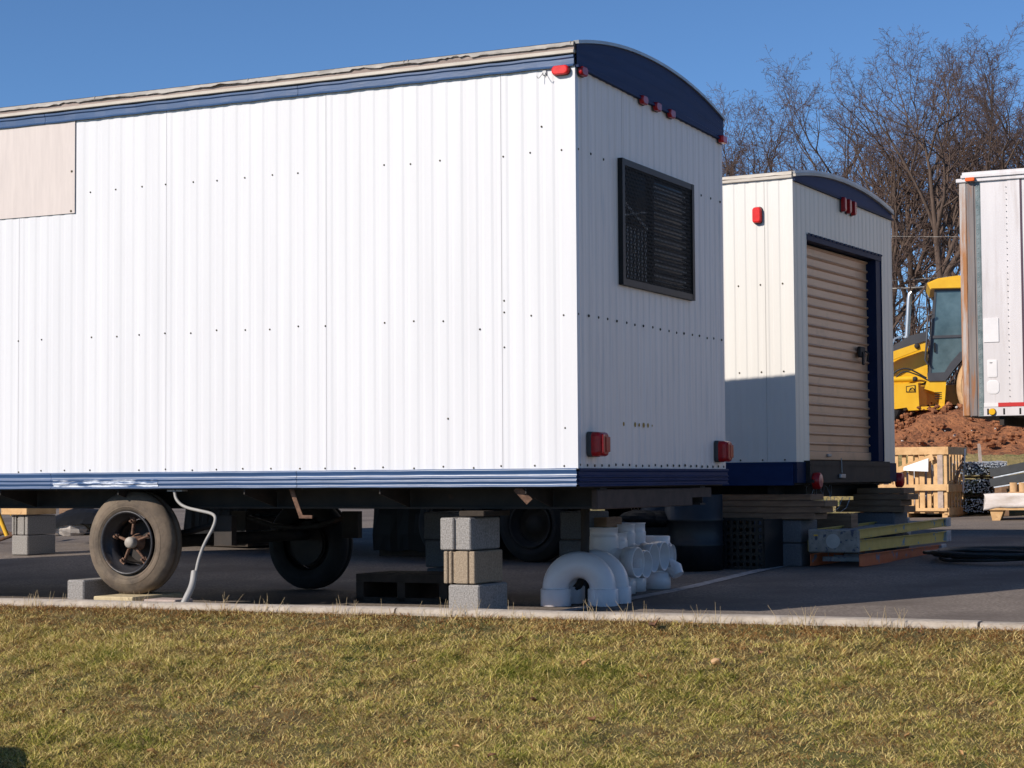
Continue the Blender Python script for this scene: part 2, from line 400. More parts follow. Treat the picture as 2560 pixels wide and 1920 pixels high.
at = me.attributes.new('tone', 'FLOAT', 'FACE'); at.data.foreach_set('value', np.repeat(tone, 2).astype(np.float32))
gm = bpy.data.materials.new('grass_blades'); gm.use_nodes = True; N_ = gm.node_tree.nodes; L_ = gm.node_tree.links
b = N_['Principled BSDF']; b.inputs['Roughness'].default_value = .85; b.inputs['Specular IOR Level'].default_value = .08
an = N_.new('ShaderNodeAttribute'); an.attribute_name = 'tone'; rp = N_.new('ShaderNodeValToRGB')
cr = rp.color_ramp; cr.elements[0].position = 0; cr.elements[0].color = (.24, .11, .035, 1)
cr.elements[1].position = 1; cr.elements[1].color = (.060, .105, .006, 1)
for p_, c_ in ((.16, (.36, .23, .090, 1)), (.36, (.74, .58, .24, 1)), (.52, (.50, .415, .105, 1)), (.74, (.20, .215, .033, 1))):
    e_ = cr.elements.new(p_); e_.color = c_
L_.new(an.outputs['Fac'], rp.inputs['Fac']); L_.new(rp.outputs['Color'], b.inputs['Base Color'])
me.materials.append(gm)
gr = bpy.data.objects.new('grass', me); COL.objects.link(gr)
tag(gr, 'short patchy lawn of straw and green blades covering the bank below the kerb', 'grass', kind='stuff')

# dry weed stalks along the kerb
mb = MB(); random.seed(8)
def stalks(s0, s1, n, h0, h1, d0=.12, d1=.24):
    for _ in range(n):
        s_ = random.uniform(s0, s1); d_ = random.uniform(d0, d1); x, y = kxy(s_, d_)
        h = random.uniform(h0, h1); a = random.uniform(0, 2*pi); l = random.uniform(0, .5)*h
        z = KTOP-.07
        pts = [(x, y, z), (x+cos(a)*l*.3, y+sin(a)*l*.3, z+h*.6), (x+cos(a)*l, y+sin(a)*l, z+h)]
        mb.tube(pts, [.0016, .0013, .0006], 3, cap=False)
stalks(-1, 8, 420, .03, .08); stalks(-1, 8, 60, .07, .13)
for c_ in (.45, 1.05, 1.6, 1.95, 2.4, 3.1, 3.9, 4.05, 4.4, 4.9, 5.3): stalks(c_-.1, c_+.12, 16, .05, .14)
tag(mb.build('dry_weeds', M['straw'], fix=False), 'thin dry stalks poking up along the front of the kerb', 'weeds', kind='stuff')

# far ground, embankment with grass foot and red dirt top
def bank(x, y):
    a, v = to1(x, y)
    g = gav(a, v)
    k = ss(a, -6.5, -3.6)
    g1 = .9*ss(v, 17.5, 21.0)+.85*ss(v, 20.6, 24.2)
    far = 1.9*ss(v, 32, 60)
    return g + k*g1 + (1-k*.9)*far*.8
mb = MB(); rows = []
random.seed(11)
xs = [-9+.11*i for i in range(160)]; yv = [16.6+.11*i for i in range(118)]
R_ = []
for v in yv:
    row = []
    for a in xs:
        x, y = W1(a, v); z = bank(x, y)
        dk = ss(v, 20.5, 21.3)*ss(a, -6, -4.2)
        nz_ = dk*(.15*mnoise.noise(Vector((x*1.1, y*1.1, 0)))+.10*mnoise.noise(Vector((x*3.3, y*3.3, 2)))+.06*mnoise.noise(Vector((x*8, y*8, 5)))+.03*mnoise.noise(Vector((x*17, y*17, 5))))
        ng = (1-dk)*ss(v, 17, 18)*.05*mnoise.noise(Vector((x*6, y*6, 1)))
        row.append((x, y, z+nz_+ng+.008-.03*(1-ss(v, 16.8, 17.6))))
    R_.append(row)
mb.sheet(R_, True)
for f_i, f in enumerate(mb.f):
    cx, cy = mb.v[f[0]][0], mb.v[f[0]][1]; a, v = to1(cx, cy)
    e = v + .8*mnoise.noise(Vector((cx*.9, cy*.9, 7))) + .25*mnoise.noise(Vector((cx*4, cy*4, 7)))
    mb.mi[f_i] = 1 if (e > 20.9 and a > -5.6+.8*mnoise.noise(Vector((cx, cy, 1)))) else 0
tag(mb.build('dirt_embankment', [M['drygrass'], M['dirt']], fix=False), kind='structure')
# distant land sheet to the horizon
mb = MB(); rows = []
for r in (31, 33, 38, 45, 55, 70, 100, 200, 500, 1500):
    rows.append([(*(lambda q: (q[0], q[1]))(W1(a, r)), (bank(*W1(a, min(r, 60)))-.02 if r > 31 else gav(a, 31)-.02)) for a in (-1500, -400, -150, -80, -50, -35, -25, -18, -13, -10, -8, -6.5, -5, -3, 0, 4, 10, 18, 30, 60, 150, 500, 1500)])
mb.sheet(rows, True)
rows = []
for v in (17.0, 20, 24, 28, 33):
    rows.append([(*W1(a, v), gav(a, v)-.03+(1.72*ss(v, 17.5, 24.2) if a > 6 else 0)) for a in (8.3, 12, 20, 45, 150, 1500)])
mb.sheet(rows, True)
tag(mb.build('far_ground', M['farland'], fix=False), kind='structure')
mb = MB()
for v0, v1, a0, a1 in ((26.6, 27.0, -40, -6.8),):
    for i in range(12):
        u0 = a0+(a1-a0)*i/12; u1 = a0+(a1-a0)*(i+1)/12-.02
        x0, y0 = W1(u0, v0); Mx = Matrix.Translation((x0, y0, gav(u0, v0)-.02)) @ Matrix.Rotation(-YAW1, 4, 'Z')
        mb.M = Mx; mb.box(0, u1-u0, 0, v1-v0, 0, .16, bev=.02)
tag(mb.build('far_kerb', M['kerb']), kind='structure')

# clods and stones on the dirt: uncountable
mb = MB(); random.seed(21)
def blob(mb, c, r, sq=(1, 1, .7), n=7, m=5, jit=.3):
    c = Vector(c); vs = []; ph = random.random()*9
    for i in range(m):
        th = pi*(i+.5)/m
        for k in range(n):
            a = 2*pi*k/n+ph; rr = r*(1+random.uniform(-jit, jit))
            vs.append((c.x+rr*sq[0]*sin(th)*cos(a), c.y+rr*sq[1]*sin(th)*sin(a), c.z+rr*sq[2]*cos(th)))
    fs = [(i*n+k, i*n+(k+1) % n, (i+1)*n+(k+1) % n, (i+1)*n+k) for i in range(m-1) for k in range(n)]
    fs += [tuple(range(n)), tuple(range((m-1)*n, m*n))]
    mb.add(vs, fs, False)
for _ in range(1700):
    a = random.uniform(-5, 4); v = random.uniform(20.9, 26); x, y = W1(a, v)
    r = random.choice([.015, .02, .03, .03, .04, .05, .08]); mb.cur = 0 if (random.random() < .92 or r > .035) else 1
    blob(mb, (x, y, bank(x, y)+.07+random.uniform(-.04, .05)), r, n=5, m=3)
tag(mb.build('dirt_clods', [M['dirt'], M['rock']]), 'loose clods and stones strewn over the red dirt embankment', 'dirt clods', kind='stuff')

# ------------------------------------------------------------------ front office trailer
T1 = thing('office_trailer', 'large white ribbed office trailer with blue trim and a black meshed end window', 'trailer', (C1[0], C1[1], 0), -YAW1)
LEN, WID = 8.6, 2.56
ZS, ZB, ZW, ZT = .785, .890, 3.275, 3.42
def ribs(x0, x1, pitch, depth, seams=(), flat=.50, slope=.12):
    """profile (s, offset): offset 0 = outermost"""
    pts = []; s_ = x0; i = 0
    segs = []
    while s_ < x1-1e-6:
        for k, o in ((0, 0), (flat, 0), (flat+slope, depth), (1-slope, depth)):
            q = s_+k*pitch
            if q < x1: segs.append((q, o))
        s_ += pitch
    segs.append((x1, 0))
    for sm in seams:
        segs = [q for q in segs if abs(q[0]-sm) > .010]
        segs += [(sm-.009, 0), (sm-.0016, 0), (sm-.0013, .014), (sm+.0013, .014), (sm+.0016, -.001), (sm+.009, 0)]
    segs.sort(); return segs
# long side wall (faces -y)
seams = [-.49, -1.721, -2.949, -4.18, -5.41, -6.64, -7.87]
prof = ribs(-LEN, 0, .1025, .0025, seams, .44, .16)
mb = MB()
mb.sheet([[(x, o, z) for x, o in prof] for z in (ZB-.004, ZW+.03)])
mb.box(-LEN, -.02, .02, .06, ZB, ZT-.04)
side = mb.build('side_wall', M['white'], T1, fix=False)
def screws(pts, nrm, parent, name='screws', r=.0075, m=None):
    mb = MB()
    for p in pts:
        nv = Vector(nrm); Mx = Matrix.Translation(p) @ nv.to_track_quat('Z', 'Y').to_matrix().to_4x4()
        mb.lathe([(r*1.3, -.002), (r, .003), (r*.4, .005), (0, .005)], 6, Mx, False)
    return mb.build(name, m or M['screw'], parent, fix=False)
random.seed(4); sp = []
for zrow, dens in ((2.78, .9), (1.80, .9), (.905, 1)):
    x = -.08
    while x > -LEN:
        if random.random() < dens*.88 and not (zrow > 2.6 and x < -3.69): sp.append((x+random.uniform(-.012, .012), -.001, zrow+random.uniform(-.006, .006)))
        x -= .205
for z in (1.62, 1.83, 1.9, 2.77): sp.append((-.475, -.001, z))
sp += [(-.22, 0, 2.93), (-.86, 0, 1.2), (-.08, 0, 1.13), (-.64, 0, 1.735)]
absorb(side, screws(sp, (0, -1, 0), T1, 'wall_screws', .0052))
# scuffs, small brown marks
mb = MB(); mb.box(-5.6, -3.70, -.008, -.003, 2.645, ZW+.012)
cover = mb.build('cover_panel', M['patch'], T1)
tag(cover, 'flat beige sheet screwed over the ribbed wall')
absorb(cover, screws([(-3.73, -.0085, 2.66), (-3.725, -.0085, 2.93)], (0, -1, 0), T1, 'screws'))

# rear end wall (faces +x), window opening in it
WY0, WY1, WZ0, WZ1 = .641, 1.902, 2.030, 2.820
def rearwall(mb, y0, y1, z0f, z1f, pitch=.1025, seams=()):
    pr = ribs(y0, y1, pitch, .0042, seams, .46, .16)
    mb.sheet([[(-o, y, z0f) for y, o in pr], [(-o, y, (z1f(y) if callable(z1f) else z1f)) for y, o in pr]])
mb = MB()
bluebot = lambda y: ZW-.05*(y/WID) if True else 0
rearwall(mb, 0, WY0+.01, ZB-.004, ZW+.01); rearwall(mb, WY1-.01, WID, ZB-.004, ZW+.01)
rearwall(mb, WY0+.01, WY1-.01, ZB-.004, WZ0+.01); rearwall(mb, WY0+.01, WY1-.01, WZ1-.01, ZW+.01, seams=(.713,))
rw = mb.build('rear_wall', M['white_rear'], T1, fix=False)
mb = MB()
mb.box(-.30, -.26, .05, WID-.05, ZB, ZT-.05)     # dark room behind the window
mb.box(-LEN+.02, -.30, .10, WID-.10, ZB, ZB+.06)
mb.box(-LEN, -LEN+.03, .04, WID-.04, ZB, ZT-.04); 
mb.build('inner_shell', M['dark'], T1)
mb = MB(); mb.box(-LEN, -.006, WID-.06, WID, ZB, ZT-.04); mb.build('back_wall', M['white'], T1)
ps = []
for zrow in (2.78, 1.80):
    y = .03
    while y < 2.5:
        if not (zrow > 2.6 and .55 < y < 1.98): ps.append((.001, y+random.uniform(-.01, .01), zrow+random.uniform(-.004, .004)))
        y += .19 if zrow > 2 else .145
y = .03
while y < 2.53: ps.append((.001, y, .912+random.uniform(-.004, .004))); y += .108
absorb(rw, screws(ps, (1, 0, 0), T1, 'end_wall_screws'))
mb = MB()
for y, r in ((.70, .014), (.885, .017), (.955, .012), (1.03, .017), (1.10, .016), (1.17, .008)):
    Mx = Matrix.Translation((.0015, y, 1.168)) @ Matrix.Rotation(pi/2, 4, 'Y'); mb.lathe([(r, 0), (r*.6, .002), (0, .002)], 8, Mx)
absorb(rw, mb.build('rust_spots', mat('ochre_rust_stain', (.42, .26, .06), None, .9), T1, fix=False))
# corner post strip
mb = MB(); mb.box(-.045, .003, -.003, .004, ZB, ZW); mb.box(-.004, .003, .004, .04, ZB, ZW)
mb.build('corner_trim', M['white'], T1)

# window
mb = MB()
fd = .033; fw = .040
mb.box(0, fd, WY0, WY0+fw, WZ0, WZ1); mb.box(0, fd, WY1-fw, WY1, WZ0, WZ1)
mb.box(0, fd-.002, WY0+fw, WY1-fw, WZ0, WZ0+fw); mb.box(0, fd-.002, WY0+fw, WY1-fw, WZ1-fw, WZ1)
win = mb.build('window', M['black'], T1)
mb = MB()
y0, y1, z0, z1 = WY0+fw, WY1-fw, WZ0+fw, WZ1-fw
pitch = .021
def diag(mb, y0, y1, z0, z1, pitch, slope, w, x):
    # thin bars running at +-slope, clipped to the rectangle
    H = z1-z0
    for sg in (1, -1):
        k = y0-H/slope if sg > 0 else y0
        end = y1 if sg > 0 else y1+H/slope
        while k < end:
            pts = []
            # line y = k + sg*(z-z0)/slope
            za, zb_ = 0, H
            ya, yb = k, k+sg*H/slope
            def clipz(yy): return (yy-k)*slope*sg
            lo, hi = 0, H
            a_, b_ = sorted((clipz(y0), clipz(y1)))
            lo, hi = max(lo, a_), min(hi, b_)
            if hi-lo > .004:
                p = (x, k+sg*lo/slope, z0+lo); q = (x, k+sg*hi/slope, z0+hi)
                mb.beam(p, q, w, .003, up=(1, 0, 0))
            k += pitch
diag(mb, y0, y1, z0, z1, .024, 2.0, .0052, .024)
mb.build('mesh_grille', M['grille'], win, fix=False)
mb = MB(); mb.box(-.012, -.006, WY0+.02, WY1-.02, WZ0+.02, WZ1-.02)
gl = mb.build('pane', M['glass'], win)
mb = MB()
mb.box(-.004, .016, 1.17, 1.205, z0, z1)
mb.build('mullion', M['black'], win)
mb = MB()
z = z0
while z < z1-.05:
    mb.box(-.004, .004, 1.225, y1-.05, z, z+.011); z += .034
for yy in (.72, .78, .84, .90, .96, 1.02, 1.08): mb.box(-.004, .002, yy, yy+.026, z0+.02, z0+.34)  # pale bars in the left half stand in for reflections
mb.beam((0, .70, z0+.50), (0, 1.12, z0+.36), .01, .018); mb.beam((0, .70, z0+.40), (0, 1.12, z0+.47), .01, .012)
mb.build('blind_slats_and_reflections', M['blind'], win)
# light stains under the window and lamps are in the wall material; lamps:
def lamp(parent, name, c, w, h, d, nrm, m, base=True, lab=None, r=None):
    mb = MB(); c = Vector(c); nv = Vector(nrm)
    if base:
        mb.lens(c, w*1.06, h*1.08, d*.25, nrm, r=r); 
        o = mb.build(name, M['rubberseal'], parent)
        mb = MB(); mb.lens(c+nv*d*.24, w, h, d*.76, nrm, r=r); mb.build('lens', m, o)
    else:
        mb.lens(c, w, h, d, nrm, r=r); o = mb.build(name, m, parent)
    if lab: o['label'] = lab
    return o
lamp(T1, 'marker_lamp', (-.082, -.004, 3.252), .112, .056, .035, (0, -1, 0), M['red'], r=.026)
lamp(T1, 'marker_lamp', (.004, .072, 3.251), .10, .056, .035, (1, 0, 0), M['red2'], r=.024)
for y in (1.03, 1.265, 1.515): lamp(T1, 'marker_lamp', (.004, y, 3.248-.012*(y-1)), .10, .056, .035, (1, 0, 0), M['red2'], r=.024)
lamp(T1, 'marker_lamp', (.004, 2.50, 3.225), .10, .052, .045, (1, 0, 0), M['red'], r=.014)
for y, z in ((.205, 1.035), (2.40, 1.015)):
    mb = MB(); mb.lens((.004, y, z), .17, .15, .03, (1, 0, 0), r=.025); o = mb.build('tail_lamp', M['rubberseal'], T1)
    mb = MB(); mb.lens((.03, y, z), .158, .145, .055, (1, 0, 0), r=.03)
    mb.lens((.083, y-.035, z), .035, .125, .014, (1, 0, 0), r=.012); mb.build('lens', M['red2'], o)
    mb = MB(); mb.box(.086, .093, y+.005, y+.068, z-.045, z+.045, bev=.006); mb.build('reflector', M['red2'], o)
# hook on side wall
mb = MB()
for k in (-1, 1):
    x = -.195+k*.006
    mb.tube([(x, -.004, 3.255), (x+k*.006, -.02, 3.235), (x+k*.016, -.035, 3.215), (x+k*.022, -.045, 3.214), (x+k*.024, -.048, 3.228)], .002, 5)
mb.lens((-.195, -.001, 3.25), .03, .03, .008, (0, -1, 0)); mb.build('wire_hook', M['greytrim'], T1)

# blue trim along the top of the long side
mb = MB(); prof = [(-.004, ZW-.002), (-.018, ZW-.004), (-.020, ZW+.004), (-.012, ZW+.010), (-.012, ZW+.042), (-.020, ZW+.050), (-.020, ZW+.062), (.0, ZW+.066)]
for x0, x1 in ((-1.92, -.0), (-3.95, -1.923), (-6.0, -3.953), (-LEN, -6.003)):
    n_ = 24
    mb.sheet([[(x0+(x1-x0)*i/n_, y-.0012*((i*7) % 3), z+.0015*sin(i*1.7+x0)) for i in range(n_+1)] for y, z in prof])
    for x in (x0, x1): mb.add([(x, y, z) for y, z in prof], [tuple(range(len(prof)))])
top_trim = mb.build('top_trim', M['blue'], T1, fix=False)
mb = MB(); mb.box(-LEN, 0, -.006, .02, ZW+.060, ZW+.078); mb.build('shadow_gap', M['black'], T1)
mb = MB(); mb.box(-LEN, .004, -.024, .02, ZW+.074, ZW+.096, bev=.003); mb.build('drip_edge', M['drip'], T1)
mb = MB(); mb.box(-LEN, 0, -.008, .03, ZW+.096, ZW+.140); mb.build('edge_board', M['roofwood'], T1)
# torn metal roof edge folded over the board
mb = MB(); random.seed(12); r0, r1, r2, r3 = [], [], [], []
nseg = 420
for i in range(nseg+1):
    x = -LEN*i/nseg
    big = mnoise.noise(Vector((x*2.2, 0, 4))); fine = mnoise.noise(Vector((x*11, 0, 1))); vf = mnoise.noise(Vector((x*40, 0, 1)))
    low = ZW+.119+.009*big+.009*fine+.003*vf
    if mnoise.noise(Vector((x*3.1, 5, 2))) > .22: low += .018*(mnoise.noise(Vector((x*26, 1, 2)))+.6)
    out = -.016-.010*max(0, fine)-.014*max(0, big)
    r0.append((x, out-.004, low)); r1.append((x, -.016-.004*abs(fine), ZW+.130)); r2.append((x, -.013, ZT-.003+.002*vf)); r3.append((x, .01, ZT+.006))
mb.sheet([r0, r1, r2, r3], False)
for x in (-.02, -1.12, -1.15, -2.3, -3.53): mb.box(x-.002, x+.002, -.0185, -.010, ZW+.118, ZT+.002)
fl = mb.build('torn_roof_flashing', M['roofmetal'], T1, fix=False); tag(fl, 'torn dented grey metal roof edge')
# roof: shallow arch
def arch(y): 
    t = (y/WID)*2-1; return ZT + .145*(1-abs(t)**2.1) - .035*(y/WID)
NY = 24
mb = MB(); ys = [WID*i/NY for i in range(NY+1)]
mb.sheet([[(x, y, arch(y)+.004) for y in ys] for x in (-LEN, -6, -4, -2, .012)], True)
mb.box(-LEN, 0, WID-.02, WID+.012, ZW+.05, ZT-.03)
mb.build('roof', M['roofmetal'], T1, fix=False)
# blue gable with ribs, grey bead along the arc, lip at the bottom
mb = MB()
for i in range(NY):
    ya, yb = ys[i], ys[i+1]
    za0, zb0 = ZW-.004-.045*(ya/WID), ZW-.004-.045*(yb/WID)
    nn = 7
    for k in range(nn):
        fa, fb = k/nn, (k+1)/nn
        o0 = .013 if k % 2 == 0 else .0145
        A0 = za0+(arch(ya)-.012-za0)*fa; A1 = za0+(arch(ya)-.012-za0)*fb; B0 = zb0+(arch(yb)-.012-zb0)*fa; B1 = zb0+(arch(yb)-.012-zb0)*fb
        mb.add([(o0, ya, A0), (o0, yb, B0), (.014, yb, B1), (.014, ya, A1)], [(0, 1, 2, 3)])
    mb.add([(-.004, ya, za0), (-.004, yb, zb0), (.012, yb, zb0), (.012, ya, za0)], [(0, 1, 2, 3)])
mb.beam((.010, 0, ZW-.002), (.010, WID, ZW-.047), .03, .014)
gab = mb.build('gable_panel', M['blue_dark'], T1, fix=False)
mb = MB()
for i in range(NY):
    mb.beam((.012, ys[i], arch(ys[i])-.004), (.012, ys[i+1]+.002, arch(ys[i+1])-.004), .034, .020)
mb.build('gable_bead', M['greytrim'], T1)
# skirt trim (blue, horizontal ribs)
pr = [(-.002, ZB+.003), (-.022, ZB+.001), (-.022, ZB-.010), (-.014, ZB-.020), (-.014, ZB-.040), (-.022, ZB-.045), (-.022, ZB-.050), (-.014, ZB-.055), (-.014, ZB-.064), (-.022, ZB-.069), (-.022, ZB-.074), (-.013, ZB-.081), (-.013, ZB-.094), (-.022, ZS+.006), (-.022, ZS), (0, ZS-.001)]
mb = MB(); random.seed(5)
for x0, x1 in ((-1.93, .004 if False else -.002), (-3.88-.0, -1.934), (-6.3, -3.884), (-LEN, -6.304)):
    n_ = 34; dyy = random.uniform(-.002, .002)
    mb.sheet([[(x0+(x1-x0)*i/n_, y+dyy+.0018*mnoise.noise(Vector((i*.7+x0*9, k*.6, 0))), z+.002*mnoise.noise(Vector((i*.3+x0*9, k*.2, 4)))) for i in range(n_+1)] for k, (y, z) in enumerate(pr)], True)
sk = mb.build('skirt_trim', M['blue'], T1, fix=False)
mb = MB()
mb.sheet([[(x0, y-.002, z) for x0 in (-3.86, -3.4, -3.0)] for (y, z) in pr[5:13]])
ch = mb.build('chalky_wear', M['chalk'], sk, fix=False)
mb = MB(); mb.sheet([[(-y, yy, z) for yy in (-.022, .6, 1.3, 2.0, WID)] for y, z in pr])
mb.build('end_skirt_trim', M['blue_dark'], T1, fix=False)
# chassis
mb = MB()
def ibeam(mb, x0, x1, y, z0, z1, w=.10):
    mb.box(x0, x1, y-w/2, y+w/2, z0, z0+.012); mb.box(x0, x1, y-w/2, y+w/2, z1-.012, z1); mb.box(x0, x1, y-.006, y+.006, z0+.012, z1-.012)
for y in (.42, 2.14): ibeam(mb, -LEN, -.02, y, .648, .775)
for i in range(9):
    x = -.35-i*1.0
    mb.prism([(.02, .775), (.02, .745), (.40, .655), (.40, .775)], x-.004, x+.004, 'x'); mb.prism([(2.54, .775), (2.16, .775), (2.16, .655), (2.54, .745)], x-.004, x+.004, 'x')
    mb.box(x-.03, x+.03, .44, 2.12, .66, .76)
mb.box(-LEN, -.02, .02, 2.54, .776, .79)
mb.build('chassis', M['steel'], T1)
mb = MB(); mb.box(-.05, -.01, .305, 1.92, .645, .765, bev=.006); mb.box(-.05, -.015, 1.92, 2.3, .70, .765)
mb.build('end_crossmember', M['crossbar'], T1)
mb = MB()
mb.beam((-2.02, .06, .78), (-1.97, .10, .60), .03, .006, up=(0, 1, 0)); mb.beam((-1.98, .095, .602), (-1.90, .12, .60), .03, .02)
mb.build('hanging_bracket', M['rust'], T1); mb = MB()
for k in range(6): 
    x = -.42+.012*k; mb.beam((x, .04+.005*k, .78-.014*k), (x+.012, .045+.005*k, .766-.014*k), .05, .008, up=(0, 1, 0))
mb.build('bent_strap', M['rust'], T1)

def tyre_prof(R, w, ri):
    h = w/2
    return [(ri, -h*.62), (ri+.012, -h*.80), (ri+.05, -h*.97), (ri+(R-ri)*.45, -h), (R-.07, -h*.95), (R-.035, -h*.82), (R-.013, -h*.62), (R-.002, -h*.4), (R-.001, -h*.12), (R-.008, -h*.1), (R-.008, h*.1), (R, h*.12), (R-.002, h*.4), (R-.013, h*.62), (R-.035, h*.82), (R-.07, h*.95), (ri+(R-ri)*.45, h), (ri+.03, h*.95), (ri, h*.6)]
def wheel(parent, x, y, z, R, w, ri, mt, face=-1, detail=True):
    Mx = Matrix.Translation((x, y, z)) @ Matrix.Rotation(pi/2, 4, 'X')      # local +z -> -y
    if face > 0: Mx = Matrix.Translation((x, y, z)) @ Matrix.Rotation(-pi/2, 4, 'X')
    mb = MB(); mb.lathe(tyre_prof(R, w, ri), 48, Mx)
    h = w/2
    for rr, dz in ((ri+.035, .003), (R-.075, .004)):
        mb.lathe([(rr-.004, h*.96), (rr, h*.97+dz), (rr+.004, h*.96)], 48, Mx)
    wh = mb.build('wheel', mt, parent)
    mb = MB()
    mb.lathe([(ri+.008, h*.90), (ri+.008, h*1.0), (ri-.002, h*1.02), (ri-.010, h*.90), (ri-.014, h*.45), (ri-.035, h*.38), (ri-.045, -h*.2), (ri-.045, -h*.8)], 36, Mx)
    if not detail: mb.lathe([(ri-.03, -h*.1), (ri*.5, -h*.2), (ri*.42, h*.25), (0, h*.3)], 24, Mx)
    rim = mb.build('rim', M['rim'] if mt is not M['tyre_dark'] else M['steel'], wh)
    if detail:
        mb = MB(Mx)
        for k in range(5):
            a = 2*pi*k/5+.35
            p = (cos(a)*.05, sin(a)*.05, h*.30); q = (cos(a)*(ri-.055), sin(a)*(ri-.055), h*.05)
            mb.beam(p, q, .015, .026, bev=.004)
            q2 = (cos(a)*(ri-.062), sin(a)*(ri-.062), h*.16)
            mb.lathe([(0, .040), (.008, .040), (.009, .02), (.015, .018), (.016, 0)], 6, Matrix.Translation(q2), False)
            mb.beam((cos(a)*(ri-.07), sin(a)*(ri-.07), h*.12), (cos(a)*(ri-.034), sin(a)*(ri-.034), h*.20), .038, .016)
        mb.lathe([(.06, -h*.3), (.045, h*.15), (.036, h*.3), (.034, h*.35)], 20)
        hub = mb.build('hub_spokes', M['rust'], wh)
        mb = MB(Mx); mb.lathe([(.038, h*.3), (.038, h*.62), (.034, h*.74), (.018, h*.82), (0, h*.83)], 20); mb.build('hub_cap', M['hubcap'], wh)
        mb = MB(Mx); mb.lathe([(ri-.05, -h*.85), (0, -h*.85)], 24); mb.lathe([(ri-.06, -h*.2), (ri-.07, -h*.84)], 24); mb.build('brake_drum', M['steel'], wh)
    return wh
wheel(T1, -3.335, .19, .425, .35, .20, .205, M['tyre'])
fw_ = wheel(T1, -3.29, 2.32, .348, .35, .22, .205, M['tyre_dark'], face=1, detail=False)
mb = MB(); mb.lathe([(.17, 0), (0, .0)], 24, Matrix.Translation((-3.29, 2.26, .348)) @ Matrix.Rotation(pi/2, 4, 'X')); mb.build('brake_drum', M['steel'], fw_)
mb = MB(); mb.tube([(-3.29, .30, .42), (-3.29, 2.24, .42)], .045, 10)
for y in (.45, 2.1):
    mb.tube([(-3.75, y, .56), (-3.5, y, .49), (-3.29, y, .47), (-3.08, y, .49), (-2.8, y, .56)], .022, 6); mb.box(-3.85, -3.72, y-.03, y+.03, .45, .6); mb.box(-2.86, -2.72, y-.03, y+.03, .40, .6)
mb.build('axle', M['steel'], T1)

# conduit hanging from the underside beside the wheel
def P1(a, v, z): x, y = W1(a, v); return (x, y, z)
cd = thing('conduit', 'thin grey conduit hanging from the trailer underside down to the kerb beside the wheel', 'conduit', (*W1(-2.75, .05), 0))
def rel(o, pts): return [tuple(Vector(p)-o.location) for p in pts]
pts = [P1(-2.91, .03, .79), P1(-2.90, .03, .767), P1(-2.881, .02, .71), P1(-2.803, 0, .663), P1(-2.641, -.03, .638), P1(-2.543, -.05, .623), P1(-2.504, -.07, .595), P1(-2.505, -.10, .532), P1(-2.54, -.15, .432), P1(-2.548, -.20, .332), P1(-2.53, -.25, .259), P1(-2.535, -.27, .22)]
def smooth(pts, k=3):
    for _ in range(k):
        q = [pts[0]]
        for a, b in zip(pts[:-1], pts[1:]):
            a, b = Vector(a), Vector(b); q += [tuple(a*.75+b*.25), tuple(a*.25+b*.75)]
        q.append(pts[-1]); pts = q
    return pts
mb = MB(); mb.tube(rel(cd, smooth(pts, 2)), .0105, 8); mb.build('flexible_pipe', M['conduit'], cd)
mb = MB(); mb.tube(rel(cd, smooth([P1(-2.535, -.26, .262), P1(-2.52, -.30, .18), P1(-2.525, -.35, .11), P1(-2.56, -.40, .0)], 2)), .022, 10); mb.build('sleeve', M['conduit'], cd)
mb = MB(); mb.box(-.06, .06, -.03, .03, .765, .80, Matrix.Rotation(-YAW1, 3, 'Z'), tuple(Vector(P1(-2.90, .06, 0))-cd.location)); mb.build('junction_box', M['conduit'], cd)

# ------------------------------------------------------------------ concrete blocks
def block(x, y, z, rz, label, m=None, kind='plain', size=(.21, .39, .199), group='concrete blocks propping the trailers', name='concrete_block'):
    w, l, h = size; o = thing(name, label, 'concrete block', (x, y, z), rz, group) if False else None
    mb = MB(); random.seed(int(x*100+z*1000) % 997)
    g = .010
    if kind == 'groove':      # end face with one centred groove
        for x0, x1 in ((-w/2, -.012), (.012, w/2)): mb.box(x0, x1, 0, l, 0, h-.004, bev=.007)
        mb.box(-.02, .02, .02, l-.02, .004, h-.008)
    elif kind == 'flutes':
        for x0, x1 in ((-w/2, -w/2+.026), (-w/2+.034, -w/2+.055), (-w/2+.078, w/2-.045), (w/2-.038, w/2)): mb.box(x0, x1, 0, l, 0, h-.004, bev=.005)
        mb.box(-w/2+.008, w/2-.008, .015, l-.015, .004, h-.008)
    elif kind == 'hollow':    # lying on its side: open cells towards the viewer
        mb.box(-w/2, w/2, 0, l, 0, .03, bev=.004); mb.box(-w/2, w/2, 0, l, h-.034, h-.004, bev=.004)
        for x0, x1 in ((-w/2, -w/2+.03), (-.015, .015), (w/2-.03, w/2)): mb.box(x0, x1, .0, l, .028, h-.032)
        mb.box(-w/2+.01, w/2-.01, l*.45, l*.5, .01, h-.01)
    else: mb.box(-w/2, w/2, 0, l, 0, h-.004, bev=.009)
    ob = mb.build(name, m or M['cmu'], None, (x, y, z), rz)
    return tag(ob, label, 'concrete block', group)
def B1(a, v, dz, lab, frame=1, rot=0, **k):
    x, y = (W1 if frame == 1 else W2)(a, v); z = gav(*to1(x, y))
    return block(x, y, z+dz, -(YAW1 if frame == 1 else YAW2)+rot, lab, **k)
G1 = 'concrete blocks under the front trailer'; G2 = 'concrete blocks under the rear trailer'
HB = .202
B1(-0.770, .02, -.005, 'bottom grey block of the tall pier behind the kerb, pushed slightly right', group=G1)
B1(-0.800, .02, HB-.005, 'tan fluted block in the middle of the tall pier behind the kerb', kind='flutes', m=M['cmu_tan'], rot=.01, group=G1)
